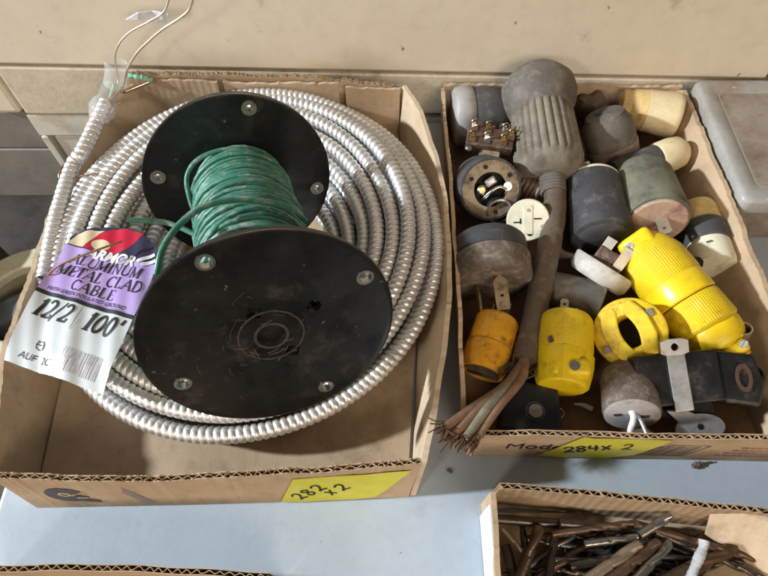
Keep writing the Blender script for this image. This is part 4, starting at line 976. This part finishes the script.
mb = MB(); plate_hole(mb, .021, .012, .0014, 0, .006, .0026, at((-.005, .0165, .0018)) @ RX(.15)); mb.build('strap_ear', GALV, t, smooth=None, bevel=.0004)
mb = MB(); pts = arc(.012, -.037, .0185, .0105, 0, 360, 28)[:-1]; mb.prism(pts, -.0125, -.0110); mb.prism([(-.0108, -.0228), (.0028, -.0228), (.016, -.030), (.004, -.040)], -.0123, -.0108); mb.build('strap_plate', GALV, t, smooth=None, bevel=.0004)
mb = MB(); mb.lathe([(.0022, -.0112), (.0022, -.0106)], 14, at((.012, -.036, 0))); mb.build('hole', BLK, t)
MB().box((.030, -.044, -.019), (.030, .010, .006), RZ(-.1)).build('lower_bar', BLK, t, smooth=None, bevel=.001)
MB().tube(spline([(.012, -.047, -.014), (.026, -.048, -.013), (.038, -.044, -.012)], 10), .0013, 8).build('wire_lug', GALV, t, smooth=60)

# little scraps in the tray and on the table
def scrap(name, label, pts, r, m):
    t = thing(name, label, 'debris', at(pts[0])); MB().tube(spline(pts, 12), r, 7).build('body', m, t, True, 60); return t
scrap('bent_prong', 'small white bent prong lying on the tray floor near the black block', [P(574, 404, .012), P(583, 405, .010), P(592, 409, .009)], [.0006+.0018*min(1, i/7) for i in range(12)], FLETTER)
scrap('wire_scrap', 'short brown wire scrap beside the black block in the tray', [P(560, 408, .016), P(564, 414, .014), P(560, 420, .016), P(556, 427, .018)], .0012, BRASSY)
scrap('foil_scrap', 'crumpled silvery foil scrap by the front wall of the tray', [P(548, 424, .022), P(554, 428, .024), P(557, 432, .02)], [.002+.0012*math.sin(i*2.2) for i in range(12)], SILV)
mb = MB()
for k in range(7):
    c_ = P(699+random.gauss(0, 3), 464+random.gauss(0, 1.5), .002); mb.lathe([(.0005, -.001), (.0022, 0), (.0015, .0018), (.0004, .0024)], 6, at(c_) @ RX(random.uniform(0, 3)) @ RZ(random.uniform(0, 3)))
mb.tube([P(702, 463, .003), P(712, 461.5, .002)], .0007, 5)
t = thing('dirt_crumb', 'small dark crumb of dirt on the blue table before the tray', 'debris', at(P(699, 464, 0))); mb.build('crumb', DIRTBR, t, True, 20)
scrap('splinter', 'tiny dark speck on the shaded table between the boxes', [P(447, 470, .0012), P(450, 471.5, .0014), P(452, 472.5, .001)], .0010, CORD)
mb = MB()
for k in range(60):
    c_ = V(random.uniform(.075, .295), random.uniform(-.148, .19), .0052); mb.lathe([(.0003, -.0006), (.0012, 0), (.0003, .0009)], 5, at(c_) @ RX(random.uniform(0, 3)))
tag(mb.build('crumbs', DIRTBR, None, False, 20), 'scattered crumbs of dirt over the tray floor', 'dirt', kind='stuff')

# ------------------------------------------------------------ grey metal case at right
mc = thing('metal_case', 'grey painted metal case with rusty dusty lid right of the tray', 'case', at((.46, .13, 0)))
x0, x1, y0, y1, zt = .3285, .60, .056, .2225, .060
def rrect(x0, x1, y0, y1, r, n=6):
    pts = []
    for (cx_, cy_, a0) in ((x1-r, y1-r, 0), (x0+r, y1-r, 90), (x0+r, y0+r, 180), (x1-r, y0+r, 270)):
        pts += arc(cx_, cy_, r, r, a0, a0+90, n)
    return pts
MB().prism(rrect(x0+.003, x1, y0+.003, y1-.003, .006), .0005, .046).build('body', LIDB, mc, True, 40)
mb = MB(); lv = [(0, .043, .008), (0, .0555, .008), (.0015, .0585, .008), (.0045, .0598, .007), (.0140, .0592, .007), (.0175, .0572, .007), (.0205, .0572, .006)]
n = len(rrect(0, 1, 0, 1, .1)); 
for (ins, z, r_) in lv: mb.v += [Vector((x, y, z)) for x, y in rrect(x0+ins, x1, y0+ins, y1-ins, r_)]
for j in range(len(lv)-1):
    for i in range(n): mb.f.append((j*n+i, j*n+(i+1) % n, (j+1)*n+(i+1) % n, (j+1)*n+i))
lid = mb.build('lid', LIDM, mc, True, 50)
MB().prism(rrect(x0+.0207, x1-.001, y0+.0207, y1-.0207, .006), .0540, .0574).build('lid_top', LIDB, lid, True, 40)

# ------------------------------------------------------------ box 3 with drill bits
b3 = thing('cardboard_box', 'open cardboard box of loose drill bits, lower right', 'box', at((.2, -.3, 0)))
h3 = .050
tl = P(494, 487, h3); tr = P(775, 512.5, h3+.002)
board('side_panel', b3, [V(tl.x+.37, tr.y-.012, Z0), V(tr.x+.004, tr.y-.003, Z0), V(tl.x+.002, tl.y-.001, Z0)], [V(tl.x+.37, tr.y-.011, h3), V(tr.x, tr.y, h3+.0015), P(640, 497, h3+.001), V(tl.x+.004, tl.y+.001, h3)], KRI, rough=.0004, curve=False)
board('end_panel', b3, [V(tl.x-.0005, tl.y-.002, Z0), V(tl.x+.0005, -.36, Z0)], [V(tl.x-.001, tl.y-.003, h3-.001), P(500, 590, h3), V(tl.x+.001, -.36, h3)], KR, flute=False, th=.0036, curve=False)
MB().box((tl.x-.0035, -.282, .0245), (.0012, .155, .047)).build('white_facing', WHITECARD, b3, True, None)
mb = MB()
for k in range(3): mb.box((tl.x-.0043, -.262-k*.012, .036-k*.004), (.0004, .008, .008))
mb.build('printed_mark', mat('pink_print', (.55, .22, .38), None, .6), b3, True, None)
MB().box((.235, -.28, .0026), (.318, .155, .004)).build('base_panel', KR, b3, True, None)
board('side_panel', b3, [V(tl.x, -.362, Z0), V(tl.x+.35, -.362, Z0)], [V(tl.x, -.364, h3), V(tl.x+.35, -.364, h3)], KR, flute=False, curve=False)
board('inner_flap', b3, [P(705, 532, .020), P(740, 556, .010), P(775, 582, .006)], [P(712, 505, .044), P(760, 517, .046), P(800, 535, .046)], KRL, flute=False, th=.003)
def drill_mesh(name, L, r, m, shank=.42):
    n, na = 56, 14; vs = []; fs = []
    for j in range(n+1):
        t = j/n; z = t*L; fl_ = t > shank; tw = (z-shank*L)/(r*5.5)*math.pi if fl_ else 0
        taper = 1 if t < .96 else max(.08, (1-t)/.04)
        for i in range(na):
            a = 2*math.pi*i/na; q = r*(.42+.58*abs(math.cos(a))**.5) if fl_ else r*.94
            vs.append((q*taper*math.cos(a+tw), q*taper*math.sin(a+tw), z))
    for j in range(n):
        for i in range(na): fs.append((j*na+i, j*na+(i+1) % na, (j+1)*na+(i+1) % na, (j+1)*na+i))
    fs += [tuple(range(na))[::-1], tuple(range(n*na, n*na+na))]
    me = bpy.data.meshes.new(name); me.from_pydata(vs, [], fs); me.materials.append(m); me.shade_smooth(); me.set_sharp_from_angle(angle=math.radians(50)); return me
DB = 'loose drill bits in the lower right box'
def drill(a, b, r, k, label='rusty twist drill bit lying in the jumbled pile in the lower right box', shank=.42):
    p0, p1 = Vector(a), Vector(b); r *= .82; me = drill_mesh('drill_bit', (p1-p0).length, r, DRILL[k], shank)
    o = bpy.data.objects.new('drill_bit', me); COL.objects.link(o); M = frame(p0, p1, random.uniform(0, 6)); o.matrix_world = M; MW[o.name] = M
    tag(o, label, 'drill bit', DB); return o
big = [((497, 519, .022), (640, 530, .018), .0045, 1), ((560, 523, .026), (700, 534, .016), .0040, 1), ((518, 580, .020), (541, 525, .026), .0050, 0),
       ((548, 582, .022), (556, 528, .022), .0040, 1), ((586, 582, .030), (642, 543, .030), .0055, 2), ((604, 586, .033), (660, 540, .028), .0050, 0),
       ((628, 588, .030), (671, 541, .026), .0048, 3), ((585, 544, .024), (640, 537, .028), .0035, 3), ((636, 524, .030), (758, 560, .012), .0036, 0),
       ((655, 532, .026), (768, 580, .010), .0034, 1), ((650, 590, .026), (738, 545, .014), .0065, 0), ((502, 528, .024), (530, 560, .020), .0025, 2),
       ((640, 535, .030), (672, 515, .034), .0040, 3), ((530, 590, .018), (522, 522, .016), .0034, 1), ((570, 566, .020), (624, 556, .022), .0042, 1),
       ((660, 556, .020), (745, 562, .010), .0032, 1), ((552, 534, .026), (640, 522, .028), .0030, 0), ((505, 545, .014), (520, 600, .016), .0050, 1)]
BL = ['long dark drill bit lying along the rear wall of the lower right box', 'dark drill bit crossing in front of the long one at the rear wall',
      'brown drill bit slanting up near the left wall of the drill box', 'dark drill bit beside the slanting brown one near the left wall', 'thick tan drill bit slanting in the middle of the drill box',
      'brown drill bit right beside the thick tan one', 'grey fluted drill bit, rightmost of the three slanting side by side', 'thin grey drill bit lying crosswise behind the slanting ones',
      'long thin rusty drill bit running towards the inner cardboard flap', None, 'thickest brown drill bit beside the pale masonry bit', 'thin tan drill bit in the rear left corner of the drill box', 'short grey drill bit tip raised against the rear wall'] + [None]*9
for q, lb in zip(big, BL): drill(P(*q[0]), P(*q[1]), q[2], q[3], *([lb] if lb else []))
for k in range(60):
    u, v = random.uniform(505, 700), random.uniform(524, 590); c_ = P(u, v, random.uniform(.008, .017)); a = random.choice((.3, .7, 1.1, 2.6, 0)) + random.gauss(0, .3); l = random.uniform(.025, .05)
    e = Vector((math.cos(a), math.sin(a), random.uniform(-.06, .06)))*l
    if c_.x-abs(e.x) < tl.x+.006 or c_.y+abs(e.y) > -.212: continue
    drill(c_-e, c_+e, random.uniform(.0022, .0045), random.choice((0, 1, 1, 3, 1)))
t = thing('masonry_bit', 'pale grey paint-crusted masonry bit standing out among the drill bits', 'drill bit', at(P(690, 584, .024)))
MB().tube(spline([P(688, 588, .026), P(693, 572, .028), P(698, 560, .030), P(703, 548, .032), P(704, 540, .033)], 30), [.0034+.0003*math.sin(i*.5)+.0002*math.sin(i*2.3) for i in range(30)], 10).build('shaft', CHALK, t, True, 60)

# ------------------------------------------------------------ box 4, only its rear edge shows at the bottom left
b4 = thing('cardboard_box', 'cardboard box edge along the bottom left of the picture', 'box', at((-.2, -.33, 0)))
e = [P(-30, 568, .045), P(90, 568, .045), P(180, 570, .045), P(268, 576.5, .044)]
board('side_panel', b4, [V(e[3].x, e[3].y, Z0), V(e[2].x, e[2].y, Z0), V(e[1].x, e[1].y, Z0), V(e[0].x, e[0].y, Z0)], e[::-1], KR, rough=.0002)
board('end_panel', b4, [V(e[3].x+.003, -.36, Z0), V(e[3].x+.003, e[3].y-.003, Z0)], [V(e[3].x+.003, -.36, .044), V(e[3].x+.003, e[3].y-.003, .044)], KR, flute=False, curve=False)
MB().prism([(e[0].x, -.36), (e[3].x, -.36), (e[3].x-.003, e[3].y-.006), (e[0].x, e[0].y-.006)], .0006, .0046).build('base_panel', KR, b4, True, None)
